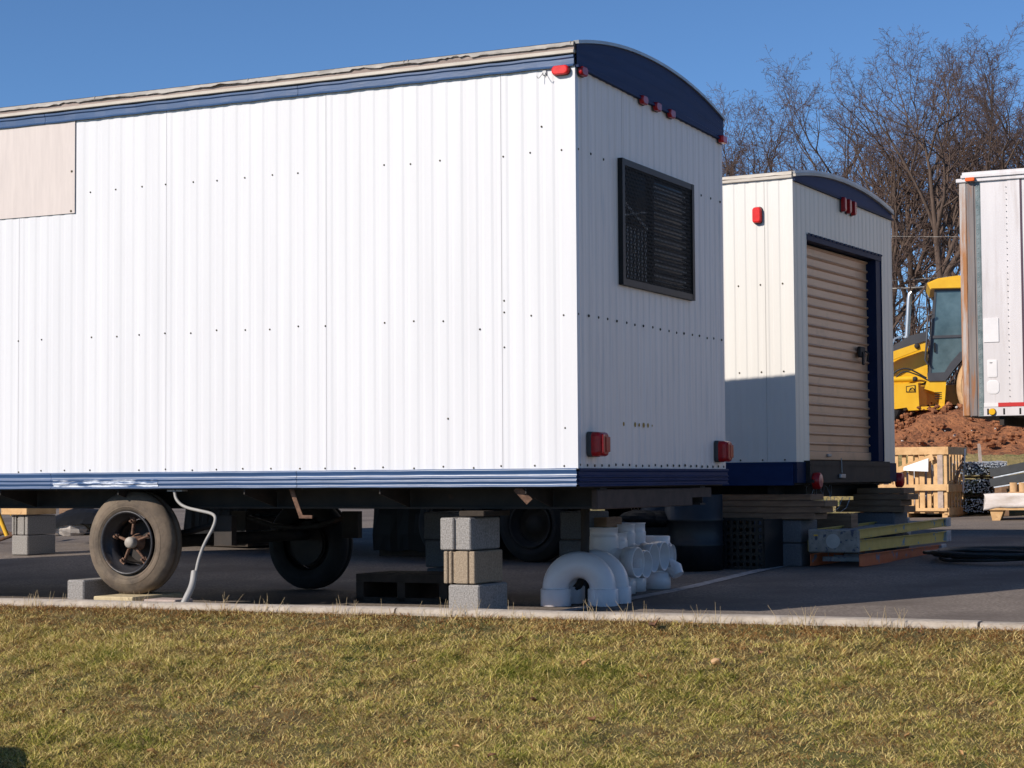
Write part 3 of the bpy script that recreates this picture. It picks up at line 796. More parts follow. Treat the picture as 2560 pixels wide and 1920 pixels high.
B1(-0.825, .02, 2*HB-.005, 'top grey block with a centre groove on the tall pier behind the kerb', kind='groove', rot=-.015, group=G1)
B1(-3.71, .03, .0, 'single pale block wedged on the ground left of the muddy trailer wheel', size=(.145, .42, .19), rot=-.03, group='loose concrete pieces')
# shims between pier and beam
def plank(a, v, dz, la, lv, h, lab, frame=1, rot=0, m='wood_old', cat='plank', grp=None, abs_z=None, tilt=0):
    x, y = (W1 if frame == 1 else W2)(a, v); z = (gav(*to1(x, y))+dz) if abs_z is None else abs_z
    mb = MB(); mb.box(-la/2, la/2, 0, lv, 0, h-.002, bev=.004)
    o = mb.build('wooden_plank', M[m], None, (x, y, z), -(YAW1 if frame == 1 else YAW2)+rot)
    o.rotation_euler.y = tilt
    return tag(o, lab, cat, grp)
plank(-0.735, .06, .601, .17, .36, .035, 'thin dark shim on top of the tall block pier behind the kerb', m='wood_dark', grp='planks and blocks shimming the trailers')
# ------------------------------------------------------------------ inner piers and dark items below the front trailer
GD = 'planks and blocks shimming the trailers'
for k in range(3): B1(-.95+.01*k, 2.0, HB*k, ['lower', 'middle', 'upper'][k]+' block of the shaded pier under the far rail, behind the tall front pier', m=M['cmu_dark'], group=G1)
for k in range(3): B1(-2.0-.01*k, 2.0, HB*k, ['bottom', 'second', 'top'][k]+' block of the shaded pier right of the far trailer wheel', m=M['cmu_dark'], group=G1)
plank(-.88, 2.1, 0, .34, .30, .25, 'thick dark timber block low behind the white pipe fittings', m='wood_old')
plank(-.86, 2.12, .255, .26, .28, .30, 'dark timber cribbing stacked behind the white pipe fittings', m='wood_old')

# small step pallet in the shade right of the far wheel
pl = thing('small_pallet', 'small dark wooden pallet in shade right of the far wheel', 'pallet', (*W1(-1.95, 1.35), gav(-1.95, 1.35)), -YAW1)
mb = MB()
mb.box(-.36, .36, 0, .5, .135, .19)
mb.build('deck', M['wood_dark'], pl)
for x in (-.36, -.03, .30):
    mb = MB(); mb.box(x, x+.06, 0, .5, 0, .134); mb.build('runner', M['wood_dark'], pl)
mb = MB(); mb.box(-.36, .36, 0, .06, .0, .03); mb.build('bottom_board', M['wood_dark'], pl)

def shade_filler_stack(a0, a1, v0, h, lab):  # added stack, blocks the bright open view beneath the rear trailer
    x, y = W2((a0+a1)/2, v0); L = (a1-a0)/2
    o = thing('shade_filler_stack', lab, 'covered stack', (x, y, gxy(x, y)), -YAW2, 'dark stacks added to deepen the shade under the rear trailer')
    mb = MB()
    for k in range(3): mb.box(-L, L, .05, .95, .01+k*h/3, (k+1)*h/3-.03)
    mb.build('timber', M['wood_dark'], o)
    mb = MB(); rows = []
    for i in range(25):
        t_ = i/24*2-1; r_ = []
        for yy, zz in ((-.01, h*.12), (-.025, h*.4), (-.015, h*.75), (.01, h+.01), (.3, h+.03), (.7, h+.02), (1.0, h), (1.02, h*.5), (1.03, .1)):
            r_.append((t_*(L+.03), yy+.025*mnoise.noise(Vector((t_*7, zz*4, 2))), zz+.03*mnoise.noise(Vector((t_*5, yy*3, 5)))))
        rows.append(r_)
    mb.sheet(rows, False); mb.build('tarp_cover', M['tarp'], o, fix=False)
    return o
shade_filler_stack(-4.62, -3.02, .62, .56, 'long dark tarp covered stack added to deepen the shade under the rear trailer, seen right of the far wheel')
shade_filler_stack(-7.05, -6.30, .70, .50, 'short dark tarp covered stack added to deepen the shade under the rear trailer, seen right of the muddy wheel')
# bent dark drain pipe seen left of the wheel
o = thing('drain_pipe', 'dark vertical drain pipe bending forward at the ground, left of the wheel', 'pipe', (*W1(-5.0, 2.0), 0))
mb = MB(); mb.tube(rel(o, smooth([P1(-5.0, 2.0, .78), P1(-5.0, 2.0, .30), P1(-4.98, 1.99, .14), P1(-4.9, 1.93, .06), P1(-4.75, 1.8, .045)], 2)), .035, 10); mb.build('pipe', M['bent'], o)
mb = MB(); mb.tube(rel(o, [P1(-5.0, 2.0, .72), P1(-5.0, 2.0, .78)]), .05, 10); mb.build('coupling', M['bent'], o)
o = thing('drain_pipe', 'dark vertical drain pipe behind the tall block pier, bending at the ground', 'pipe', (*W1(-.55, 1.75), 0))
mb = MB(); mb.tube(rel(o, smooth([P1(-.62, 1.5, .78), P1(-.62, 1.5, .25), P1(-.66, 1.48, .10), P1(-.8, 1.4, .045)], 2)), .03, 10); mb.build('pipe', M['bent'], o)
mb = MB(); mb.tube(rel(o, [P1(-.62, 1.5, .72), P1(-.62, 1.5, .78)]), .045, 10); mb.build('coupling', M['bent'], o)

# boards below the wheel
gz = gav(-3.3, 0)
def board(x0, x1, v, z, h, lab, m='wood_pale', dv=.30, rot=0):
    mb = MB(); mb.box(x0, x1, 0, dv, 0, h, bev=.006)
    xx, yy = W1(0, v); o = mb.build('timber_board', M[m], None, (xx, yy, z), -YAW1+rot); return tag(o, lab, 'board', 'boards packed under the muddy wheel')
board(-3.44, -3.12, -.12, gz-.002, .093, 'pale yellowish board directly under the muddy wheel', dv=.55)
board(-3.05, -2.80, -.10, gz-.002, .080, 'short grey brown board lying right of the muddy wheel', 'wood_grey', dv=.2)
board(-2.74, -2.38, -.42, gz-.0, .065, 'thin pale slat behind the kerb right of the conduit', dv=.06, rot=-.06)

# ------------------------------------------------------------------ white pipe fittings
def ubend(label):
    r = thing('pipe_u_bend', label, 'pipe fitting', (0, 0, 0), 0, 'white plastic u bends')
    R, t = .150, .085
    mb = MB(); pts = [(-R, 0, .085)] + [(-R*cos(a), 0, .11+R*sin(a)) for a in [pi*i/24 for i in range(25)]] + [(R, 0, .085)]
    mb.tube(pts, t, 28, cap=False); mb.tube(pts, t-.008, 20, cap=False); mb.build('bend', M['pvc'], r, fix=False)
    for s_ in (-1, 1):
        mb = MB(); mb.lathe([(t-.01, 0), (t+.011, .0), (t+.012, .003), (t+.012, .104), (t+.009, .109), (t-.004, .111)], 32, Matrix.Translation((s_*R, 0, 0))); mb.build('socket', M['pvc'], r, fix=False)
    return r
ub = ubend('front white plastic u bend standing on both ends just behind the kerb')
xx, yy = .435, 12.66
a_, v_ = to1(xx, yy)
ub.location = (xx, yy, gxy(xx, yy)); ub.rotation_euler.z = -.12
ub.scale = (1.04, 1.04, 1.04)
u2 = dup(ub, (xx+.10, yy+.22, gxy(xx+.1, yy+.23)), -.14, 'second white plastic u bend, mostly hidden directly behind the front one')

def tee(label, H=.46, side_r=True, collar=True, name='pipe_tee'):
    r = thing(name, label, 'pipe fitting', (0, 0, 0), 0, 'white plastic pipe tees')
    t = .085
    mb = MB(); mb.lathe([(t, .09), (t, H-.10)], 32); mb.lathe([(t-.008, H-.10), (t-.008, .09)], 32)
    # swept side branch
    zc = H*.52
    pts = smooth([(0.0, 0, zc+.10), (.03, 0, zc+.045), (.085, 0, zc+.01), (.15, 0, zc)], 2)
    mb.tube(pts, [t*.92]*len(pts), 28, cap=False)
    mb.tube([(.10, 0, zc), (.175, 0, zc)], t, 28, cap=False)
    mb.build('body', M['pvc'], r, fix=False)
    mb = MB(); Mx = Matrix.Translation((.155, 0, zc)) @ Matrix.Rotation(pi/2, 4, 'Y')
    mb.lathe([(t, 0), (t+.011, .003), (t+.012, .09), (t+.010, .092), (t+.002, .092), (t+.001, .004), (t-.012, .002), (t-.012, -.12)], 32, Mx); mb.build('side_socket', M['pvc'], r, fix=False)
    mb = MB(); mb.lathe([(t, .002), (t+.011, 0), (t+.012, .095), (t, .103)], 32); mb.build('bottom_socket', M['pvc'], r, fix=False)
    mb = MB(); mb.lathe([(t, H-.15), (t+.011, H-.145), (t+.012, H-.06), (t+.010, H-.055), (t+.007, H-.052), (t+.007, H-.006), (t+.012, H-.004), (t+.012, H), (t-.002, H), (t-.002, H-.1)], 32); mb.build('top_socket', M['pvc'], r, fix=False)
    return r
t0_ = tee('nearest white plastic tee with an open side socket, behind the u bends', .455)
xs_, ys_ = .625, 13.2
t0_.scale = (1.05, 1.05, 1.08); t0_.location = (xs_, ys_, gxy(xs_, ys_)); t0_.rotation_euler.z = -.50
tees = [(.70, 13.36, .02, -.50, 'second white plastic tee, its mouth tucked right behind the nearest one', .99),
        (.775, 13.70, .02, -.47, 'third white plastic tee, tall collar against the lit gap', 1.09),
        (.865, 13.92, .02, -.46, 'fourth white plastic tee, tall collar right of the other tall one', 1.09)]
for x, y, dz, rz, lab, sc in tees: dup(t0_, (x, y, gxy(x, y)), rz, lab, (1.02, 1.02, sc))
# last fitting: lower, with a wide top and a knob
o = thing('pipe_cross', 'farthest white plastic fitting with a lower top, rear end of the row', 'pipe fitting', (1.045, 14.15, gxy(1.045, 14.15)), -.40, 'white plastic pipe tees')
t = .085
mb = MB(); mb.lathe([(t, .10), (t, .30)], 32); mb.tube([(0, 0, .24), (.14, 0, .24)], t, 24, cap=False); mb.build('body', M['pvc'], o, fix=False)
mb = MB(); mb.lathe([(t, 0), (t+.03, .001), (t+.031, .115), (t, .125)], 32); mb.build('bottom_socket', M['pvc'], o, fix=False)
mb = MB(); mb.lathe([(t, .28), (t+.028, .285), (t+.029, .385), (t+.02, .388), (t+.018, .30)], 32); mb.build('top_socket', M['pvc'], o, fix=False)
mb = MB(); Mx = Matrix.Translation((.03, -.02, .245)) @ Matrix.Rotation(pi/2, 4, 'Y'); mb.lathe([(t, 0), (t+.012, .004), (t+.012, .09), (t+.002, .09), (t, .0), (t-.01, -.05)], 32, Mx); mb.build('side_socket', M['pvc'], o, fix=False)
mb = MB(); mb.tube([(.09, .04, .17), (.15, .02, .14), (.175, .01, .10)], [.055, .06, .045], 16); mb.build('end_plug', M['pvc'], o)

# dark things seen behind the fittings
random.seed(31)
mb = MB()
for c_ in ((0, 0, .43), (.16, .05, .42), (-.10, .03, .37), (.3, .1, .39)): blob(mb, c_, .14, (1.2, 1, .55), n=14, m=9, jit=.05)
mb.box(-.2, .42, -.1, .25, 0, .36)
tag(mb.build('bin_bag', M['tarp'], None, (1.05, 15.9, gxy(1.05, 15.9)), 0), 'black plastic bag piled on a low dark box behind the white fittings', 'bag')
def drum(x, y, lab, h=.85, r=.28):
    o = thing('steel_drum', lab, 'drum', (x, y, gxy(x, y)), 0, 'dark steel drums behind the front trailer')
    mb = MB(); mb.lathe([(0, .02), (r-.01, .02), (r, 0), (r, h*.32), (r+.012, h*.335), (r, h*.35), (r, h*.65), (r+.012, h*.665), (r, h*.68), (r, h), (r-.01, h)], 32); mb.build('body', M['drum'], o, fix=False)
    mb = MB(); mb.lathe([(r-.012, h-.004), (r-.012, h-.02), (0, h-.02)], 32); mb.build('lid', M['drum'], o, fix=False)
drum(1.50, 15.9, 'dark steel drum under the gap right of the fittings, nearer the rear trailer skirt', .62, .24)
drum(1.33, 16.3, 'dark steel drum partly hidden behind the other drum', .62, .24)

# black perforated crates and a roll of mesh below the rear trailer
def crate_black(a, v, dz, w, h, lab):
    x, y = W2(a, v); o = thing('plastic_crate', lab, 'crate', (x, y, gxy(x, y)+dz), -YAW2, 'black plastic crates under the rear trailer')
    mb = MB(); d = .55
    # front/back faces as lattice with holes
    for yy in (0, d-.01):
        nx, nz = int(w/.055), int(h/.055)
        for i in range(nx+1): mb.box(i*w/nx-.0135, i*w/nx+.0135, yy, yy+.01, 0, h)
        for k in range(nz+1): mb.box(0, w, yy+.001, yy+.009, k*h/nz-.0135, k*h/nz+.0135)
    mb.box(-.01, 0, 0, d, 0, h); mb.box(w, w+.01, 0, d, 0, h)
    mb.build('lattice_side', M['plasticblack'], o)
    mb = MB(); mb.box(0, w, .01, d-.01, -.012, 0); mb.build('base', M['plasticblack'], o)
crate_black(-.78, -.35, .012, .62, .40, 'black perforated plastic crate left of the rear trailer block pier')
crate_black(-1.62, .0, .012, .62, .40, 'black perforated plastic crate farther left in the dark')
# mesh roll
x, y = W2(-.95, .95); o = thing('wire_mesh_roll', 'dark rolled wire mesh lying behind the black crates', 'wire mesh', (x, y, gxy(x, y)+.42), -YAW2)
mb = MB()
for k in range(26):
    for sgn in (1, -1):
        pts = [(-.9+k*.07+sgn*.0+.18*sgn*j/8, .13*cos(2*pi*j/8), .14+.13*sin(2*pi*j/8)) for j in range(9)]; mb.tube(pts, .003, 3, cap=False)
mb.build('mesh', M['galv'], o, fix=False)
mb = MB(); mb.box(-1.0, 1.1, -.05, .12, -.43, -.002); mb.build('support', M['wood_old'], o)

# block piers and planks below the rear trailer
x, y = W2(-.30, .02)
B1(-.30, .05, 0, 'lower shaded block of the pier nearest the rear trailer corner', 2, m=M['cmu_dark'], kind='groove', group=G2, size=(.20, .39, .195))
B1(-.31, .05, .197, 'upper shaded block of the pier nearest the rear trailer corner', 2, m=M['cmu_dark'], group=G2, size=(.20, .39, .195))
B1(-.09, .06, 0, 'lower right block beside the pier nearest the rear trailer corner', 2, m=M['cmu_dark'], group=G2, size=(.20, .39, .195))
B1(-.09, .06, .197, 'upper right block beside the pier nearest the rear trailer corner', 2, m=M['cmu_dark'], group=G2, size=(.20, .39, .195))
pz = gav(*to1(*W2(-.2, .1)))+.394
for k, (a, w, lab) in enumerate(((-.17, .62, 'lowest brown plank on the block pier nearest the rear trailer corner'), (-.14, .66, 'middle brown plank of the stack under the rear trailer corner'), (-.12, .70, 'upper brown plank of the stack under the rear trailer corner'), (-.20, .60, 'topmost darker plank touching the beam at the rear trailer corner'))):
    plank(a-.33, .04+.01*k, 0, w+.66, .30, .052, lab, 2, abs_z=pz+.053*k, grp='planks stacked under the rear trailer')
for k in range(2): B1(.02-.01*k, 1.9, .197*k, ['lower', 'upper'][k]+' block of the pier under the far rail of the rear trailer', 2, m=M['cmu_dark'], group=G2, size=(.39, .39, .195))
pz = gav(*to1(*W2(0, 1.9)))+.394
for k in range(4): plank(-.02-.05*(k % 2)+.05*k, 1.88, 0, .66-.07*k, .32, .055, ['lowest', 'second', 'third', 'top'][k]+' plank of the farther plank stack under the rear trailer', 2, abs_z=pz+.056*k, grp='planks stacked under the rear trailer')
# lit pier at far left, below the same trailer
B1(-7.93, 4.42, 0, 'lower sunlit block of the pier at far left under the trailers', kind='plain', group=G2, size=(.20, .42, .195))
B1(-7.93, 4.42, .197, 'upper sunlit hollow block with open cells of the pier at far left', kind='flutes', group=G2, size=(.20, .42, .195))
plank(-7.97, 4.38, .395, .32, .44, .075, 'sunlit brown timber on top of the far left block pier', m='wood', grp='planks stacked under the rear trailer')

# ------------------------------------------------------------------ rear storage trailer
T2 = thing('storage_trailer', 'cream ribbed storage trailer with a tan roll-up door and blue gable, behind the office trailer', 'trailer', (C2[0], C2[1], 0), -YAW2)
S2, B2, W2z, TT2, LEN2 = .765, .960, 3.345, 3.40, 9.2
mb = MB(); prof = ribs(-LEN2, 0, .1025, .0028, (-.255, -1.49, -2.71, -3.94))
mb.sheet([[(x, o, z) for x, o in prof] for z in (B2-.004, W2z+.02)])
mb.box(-LEN2, -.02, .02, .06, B2, TT2-.02); side2 = mb.build('side_wall', M['cream'], T2, fix=False)
sp = []
for zrow in (2.46, 1.72, .978):
    x = -.10
    while x > -2.2: sp.append((x, -.001, zrow)); x -= .2
absorb(side2, screws(sp, (0, -1, 0), T2, 'wall_screws', .0065))
DY0, DY1, DZ0, DZ1 = .314, 2.244, .975, 2.905
mb = MB(); rearwall(mb, 0, DY0, B2-.004, W2z+.0, pitch=.1025); rearwall(mb, DY1, WID, B2-.004, W2z, pitch=.1025, seams=(2.262,)); rearwall(mb, DY0, DY1, DZ1, W2z, pitch=.1025)
mb.sheet([[(0, DY0, z), (-.10, DY0, z)] for z in (DZ0-.02, DZ1)])
mb.build('rear_wall', M['cream_rear'], T2, fix=False)
mb = MB(); mb.box(-.003, .003, -.003, .003, B2, W2z); mb.box(-.05, .003, -.0035, .0, B2, W2z); mb.build('corner_trim', M['cream'], T2)
mb = MB(); mb.box(-LEN2, -.14, .08, WID-.06, B2, TT2-.06); mb.box(-LEN2, -.02, WID-.05, WID-.01, B2, TT2-.03); mb.box(-LEN2, -LEN2+.03, .06, WID-.05, B2, TT2-.03); mb.build('inner_shell', M['dark'], T2)
# jambs
mb = MB(); mb.box(-.12, .004, DY1-.004, DY1, DZ0, DZ1); mb.box(-.12, -.004, DY1-.14, DY1-.0045, DZ0, DZ1); mb.build('door_jamb', M['navy'], T2)
mb = MB(); prof2 = ribs(DY0, DY1, .1025, .008)
mb.sheet([[(.014-o, y, DZ1-.004) for y, o in prof2], [(.014-o, y, DZ1+.012) for y, o in prof2]]); mb.sheet([[(.012-o, y, DZ1-.004) for y, o in prof2], [(-.10, y, DZ1-.050) for y, o in prof2]])
mb.box(-.10, .006, DY0, DY1, DZ1-.050, DZ1-.006); mb.build('door_header', M['navy'], T2, fix=False)
# roll up door: curved slats
mb = MB(); z = DZ0+.09; rows = []
z_ = DZ0+.085
def dr(z): rows.append([(z[0], DY0+.002, z[1]), (z[0], DY1-.13, z[1])])
ns = 21; ph = (DZ1-.05-z_)/ns
for i in range(ns):
    zz = z_+i*ph
    for dx_, dz_ in ((-.100, .0), (-.100, .055), (-.088, .060), (-.080, .070), (-.088, .081), (-.100, .086)):
        dr((dx_, zz+dz_*ph/.095))
mb.sheet(rows, False)
mb.box(-.105, -.078, DY0+.003, DY1-.131, DZ0+.005, DZ0+.082, bev=.006)
M['door'] = mat('tan_roll_up_door', (.62, .35, .20), (.70, .41, .245), .45, nscale=3, stretch=(1, .4, 5), c3=(.50, .29, .18), s3=4, lo3=.55, hi3=.75)
dor = mb.build('roller_door', M['door'], T2, fix=False)
mb = MB()
mb.box(-.078, -.045, 1.76, 1.90, 1.93, 2.03, bev=.008); mb.box(-.05, -.03, 1.80, 1.84, 1.86, 1.98, bev=.005); mb.tube([(-.04, 1.88, 1.99), (-.02, 1.91, 1.97), (-.04, 1.93, 1.90)], .008, 6)
mb.build('padlock_latch', M['steel'], dor)
mb = MB(); mb.box(-.077, -.055, .92, 1.00, DZ0+.035, DZ0+.06, bev=.005); mb.build('lift_handle', M['greytrim'], dor)
# skirt + bumper
mb = MB(); mb.box(-LEN2, -.02, -.014, 0, S2, B2); mb.box(-LEN2, .002, -.02, -.012, B2-.014, B2-.002); mb.build('skirt_trim', M['blue_dark'], T2)
mb = MB(); mb.box(-.015, .012, -.014, .19, S2+.02, B2); mb.box(-.015, .012, 2.26, WID, S2+.02, B2); mb.box(.012, .016, -.01, .19, B2-.07, B2-.06); mb.build('corner_plate', M['navy'], T2)
mb = MB(); mb.box(-.02, .05, .19, 2.26, S2+.02, B2+.012); mb.box(.05, .075, .19, 2.26, S2+.02, S2+.045); mb.box(.05, .056, .19, 2.26, B2-.03, B2-.02)
bp = mb.build('bumper', M['steel'], T2)
mb = MB(); mb.tube([(.058, .93, DZ0+.02), (.062, .93, .87)], .005, 5); mb.lens((.058, .93, .84), .13, .035, .02, (1, 0, 0)); mb.build('pull_cord', M['greytrim'], bp)
M['pinklens'] = mat('faded_red_lens', (.42, .10, .09), (.55, .20, .17), .3, nscale=14)
for y in (.285, 2.66):
    mb = MB(); Mx = Matrix.Translation((.05 if y < 1 else -.02, y, .80)) @ Matrix.Rotation(pi/2, 4, 'Y')
    mb.lathe([(.062, 0), (.062, .05), (.050, .062)], 20, Mx @ Matrix.Scale(1.15, 4, (1, 0, 0))); tl = mb.build('tail_lamp', M['red2'], T2, fix=False)
    mb = MB(); mb.lathe([(.050, .061), (.03, .068), (0, .070)], 20, Mx @ Matrix.Scale(1.15, 4, (1, 0, 0))); mb.build('lens', M['pinklens'] if y < 1 else M['red2'], tl, fix=False)
lamp(T2, 'marker_lamp', (-.31, -.004, 3.05), .078, .135, .045, (0, -1, 0), M['red'], r=.024)
for y in (1.16, 1.29, 1.42): lamp(T2, 'marker_lamp', (.004, y, 3.262-.02*(y-1.1)), .05, .13, .05, (1, 0, 0), M['red2'], r=.014)
wheel(T2, -2.62, .22, .42, .35, .20, .205, M['tyre_dark'], detail=False); wheel(T2, -2.62, 2.32, .42, .35, .20, .205, M['tyre_dark'], face=1, detail=False)
wheel(T2, -3.5, .22, .42, .35, .20, .205, M['tyre_dark'], detail=False); wheel(T2, -3.5, 2.32, .42, .35, .20, .205, M['tyre_dark'], face=1, detail=False)
# roof edges
def arch2(y):
    t = (y/WID)*2-1; return TT2 + .115*(1-abs(t)**2.1)-.03*(y/WID)
mb = MB(); mb.box(-LEN2, .004, -.022, .02, W2z+.0, W2z+.026, bev=.004); mb.build('drip_edge', M['drip'], T2)
mb = MB(); r0, r1, r2, r3 = [], [], [], []
for i in range(241):
    x = -LEN2*i/240; fine = mnoise.noise(Vector((x*9, 2, 1)))
    r0.append((x, -.016-.008*max(0, fine), W2z+.030+.006*fine)); r1.append((x, -.014, TT2)); r2.append((x, .0, TT2+.006))
mb.sheet([r0, r1, r2]); mb.build('roof_flashing', M['drip'], T2, fix=False)
mb = MB(); mb.box(-LEN2, 0, -.009, .01, W2z+.026, TT2-.003); mb.build('edge_board', M['rust'], T2)
mb = MB(); mb.sheet([[(x, y, arch2(y)+.004) for y in ys] for x in (-LEN2, -4, .022)], True); mb.build('roof', M['roofmetal'], T2, fix=False)
mb = MB()
for i in range(NY):
    ya, yb = ys[i], ys[i+1]; za, zb_ = W2z-.015-.045*ya/WID, W2z-.015-.045*yb/WID
    mb.add([(.004, ya, za), (.004, yb, zb_), (.004, yb, arch2(yb)-.03), (.004, ya, arch2(ya)-.03)], [(0, 1, 2, 3)])
mb.build('gable_panel', M['blue_dark'], T2, fix=False)
mb = MB(); mb.beam((.012, 0, W2z-.014), (.012, WID, W2z-.06), .022, .018); mb.build('gable_lip', M['navy'], T2)
mb = MB()
for i in range(NY): mb.beam((.016, ys[i], arch2(ys[i])-.030), (.016, ys[i+1]+.002, arch2(ys[i+1])-.030), .03, .022)
mb.build('gable_bead', M['drip'], T2)
mb = MB()
for i in range(NY): mb.beam((.014, ys[i], arch2(ys[i])-.006), (.014, ys[i+1]+.002, arch2(ys[i+1])-.006), .024, .022)
mb.build('roof_bead', M['greytrim'], T2)
mb = MB()
for y in (.35, 2.2): ibeam(mb, -LEN2, -.05, y, .65, .765, .1)
for i in range(9): mb.box(-.3-i, -.24-i, .1, 2.4, .66, .76)
mb.box(-LEN2, -.02, .02, 2.5, .766, .80); mb.build('chassis', M['steel'], T2)

# ------------------------------------------------------------------ semi trailer at right
a0, v0 = -.365, 11.6; x, y = W1(a0, v0)
T3 = thing('semi_trailer', 'pale grey box semi trailer with a rusty corner post, cut off at the right edge', 'semi trailer', (x, y, 0), -YAW1)
L3, W3, z0, z1 = 13.0, 2.5, 1.51, 4.29
mb = MB(); mb.box(.24, L3, 0, W3, z0+.10, z1-.10); sp3 = mb.build('side_panel', M['semi'], T3)
mb = MB(); mb.box(.0, .085, -.012, .08, z0-.0, z1-.10, bev=.012); cp = mb.build('corner_post', M['rustpost'], T3)
mb = MB(); mb.box(.085, .10, -.002, .05, z0, z1-.1); mb.box(.10, .17, -.010, .05, z0, z1-.1, bev=.008); mb.box(.17, .185, .0, .05, z0, z1-.1); mb.build('post_channel', M['greypost'], T3)
mb = MB()
rr2 = []
for i in range(60):
    zz = z0+.02+(z1-.12-z0)*i/59; w = .045+.012*mnoise.noise(Vector((0, zz*6, 0))); rr2.append([(.185, -.005, zz), (.185+w, -.006, zz)])
mb.sheet(rr2); mb.box(.185, .24, -.003, .05, z0, z1-.1); mb.build('sealant_strip', M['sealant'], T3, fix=False)
absorb(sp3, screws([(.205, -.006, z0+.05+.055*i) for i in range(48)], (0, -1, 0), T3, 'rivets', .006, M['greytrim']))
mb = MB(); mb.box(-.03, L3, -.03, .06, z1-.10, z1-.055, bev=.006); mb.box(.03, L3, -.05, .06, z1-.055, z1-.02, bev=.004); mb.box(.04, L3, -.02, W3, z1-.02, z1+.015)
mb.build('top_rail', M['semi'], T3)
for xj in (.665, 1.9, 3.12, 4.34, 5.6, 6.8, 8.0, 9.2):
    mb = MB(); mb.box(xj, xj+.018, -.008, 0, z0+.1, z1-.1); mb.box(xj-.12, xj, -.006, 0, z0+.1, z1-.1); pj = mb.build('panel_post', M['semi'], T3)
    mb = MB(); mb.box(xj+.018, xj+.040, -.006, 0, z0+.1, z1-.1); mb.build('panel_joint', M['purple'], T3)
absorb(sp3, screws([(.53, -.0065, z0+.15+.07*i) for i in range(36)], (0, -1, 0), T3, 'rivet_row', .005, M['greytrim']))
mb = MB(); mb.box(.236, L3, -.012, .05, z0, z0+.10, bev=.004)
br = mb.build('bottom_rail', M['semi'], T3)
mb = MB()
for i in range(14): mb.box(.275+.18*i, .295+.18*i, -.014, -.011, z0+.015, z0+.085)
absorb(br, mb.build('rail_slots', M['black'], T3))
for xq in (.40, 1.9):
    mb = MB(); mb.box(xq, xq+.8, -.012, -.007, z0+.105, z0+.15); mb.build('red_tape', M['redtape'], T3)
mb = MB(); mb.box(.24, .40, -.011, -.007, z0+.105, z0+.15); mb.build('white_tape', M['sticker'], T3)
mb = MB(); mb.box(.25, .42, -.009, 0, 2.35, 2.62); mb.build('white_patch', M['sticker'], T3)
mb = MB(); mb.lens((.345, -.002, 1.84), .14, .16, .004, (0, -1, 0), r=.05); mb.build('round_sticker', M['sticker'], T3)
mb = MB(); mb.lens((.34, -.002, 2.05), .11, .20, .004, (0, -1, 0), r=.015); mb.build('long_sticker', M['sticker'], T3)
mb = MB(); mb.box(.315, .34, -.008, -.004, 2.11, 2.114); mb.box(.31, .345, -.008, -.004, 2.116, 2.119); mb.build('sticker_print', M['black'], T3)
lamp(T3, 'marker_lamp', (.14, -.052, z1-.075), .11, .045, .03, (0, -1, 0), M['amber'], r=.018)
lamp(T3, 'side_lamp', (.335, -.012, z0+.048), .075, .075, .025, (0, -1, 0), M['yellowlens'], r=.035)
mb = MB(); mb.box(0, L3, .06, W3-.04, z0, z0+.10)
for i in range(22): mb.box(.4+i*.6, .45+i*.6, .05, W3-.05, z0-.10, z0)
mb.build('floor_frame', M['steel'], T3)
gsem = gav(4, 12)
for xx_ in (9.6, 10.9):
    for yy_ in (.12, 2.38): wheel(T3, xx_, yy_, gsem+.52, .52, .26, .29, M['tyre_dark'], detail=False)
mb = MB(); mb.box(9.2, 11.4, .9, 1.6, gsem+.4, z0-.1); mb.box(5, 5.1, .4, .5, gsem+.03, z0); mb.box(5, 5.1, 2, 2.1, gsem+.03, z0); mb.box(4.9, 5.2, .35, 2.15, gsem, gsem+.03); mb.build('running_gear', M['steel'], T3)

# ------------------------------------------------------------------ backhoe
BZ = 34.0; kx = BZ/4780.5
def bx(px): return (px-2320)*kx
def bz(py): return (1191.6-py)*kx + EYE
bX = (2320-1280)/4780.5*BZ; 
gB = 1.62
BH = thing('backhoe_loader', 'yellow backhoe loader with a glazed black cab on top of the dirt embankment', 'backhoe', (bX, BZ, gB), -.20)
def q(*pts): return [(bx(a), bz(b)-gB) for a, b in pts]
mb = MB(); mb.prism(q((2323, 707), (2331, 723), (2500, 723), (2500, 700), (2400, 690), (2350, 696)), -.05, 1.55); mb.prism(q((2326, 710), (2332, 721), (2500, 721), (2500, 702), (2352, 699)), -.08, 1.6)
mb.build('cab_roof', M['yellow'], BH)
fr = MB()
fr.prism(q((2341, 723), (2346, 723), (2328, 950), (2321, 950)), 0, .07); fr.prism(q((2341, 723), (2346, 723), (2328, 950), (2321, 950)), 1.43, 1.5)
fr.prism(q((2341, 723), (2500, 723), (2500, 728), (2341, 728)), -.01, .06)
fr.prism(q((2332, 839), (2420, 838), (2420, 844), (2331, 846)), -.012, .05)
fr.prism(q((2320, 933), (2368, 931), (2364, 953), (2322, 953)), -.03, 1.5)
fr.prism(q((2364, 953), (2360, 935), (2375, 910), (2400, 882), (2440, 868), (2500, 866), (2500, 880), (2440, 884), (2408, 898), (2385, 925)), -.06, 1.5)
fr.prism(q((2490, 723), (2498, 723), (2498, 880), (2490, 880)), 0, .07)
fr.tube([(bx(2336), -.07, bz(786)-gB), (bx(2324), -.09, bz(790)-gB), (bx(2319), -.09, bz(860)-gB), (bx(2315), -.09, bz(900)-gB), (bx(2322), -.07, bz(912)-gB)], .018, 6)
fr.build('cab_frame', M['darkgrey'], BH)
mb = MB(); mb.prism(q((2345, 727), (2492, 727), (2492, 868), (2440, 868), (2400, 884), (2374, 912), (2362, 932), (2328, 932)), .012, .03)
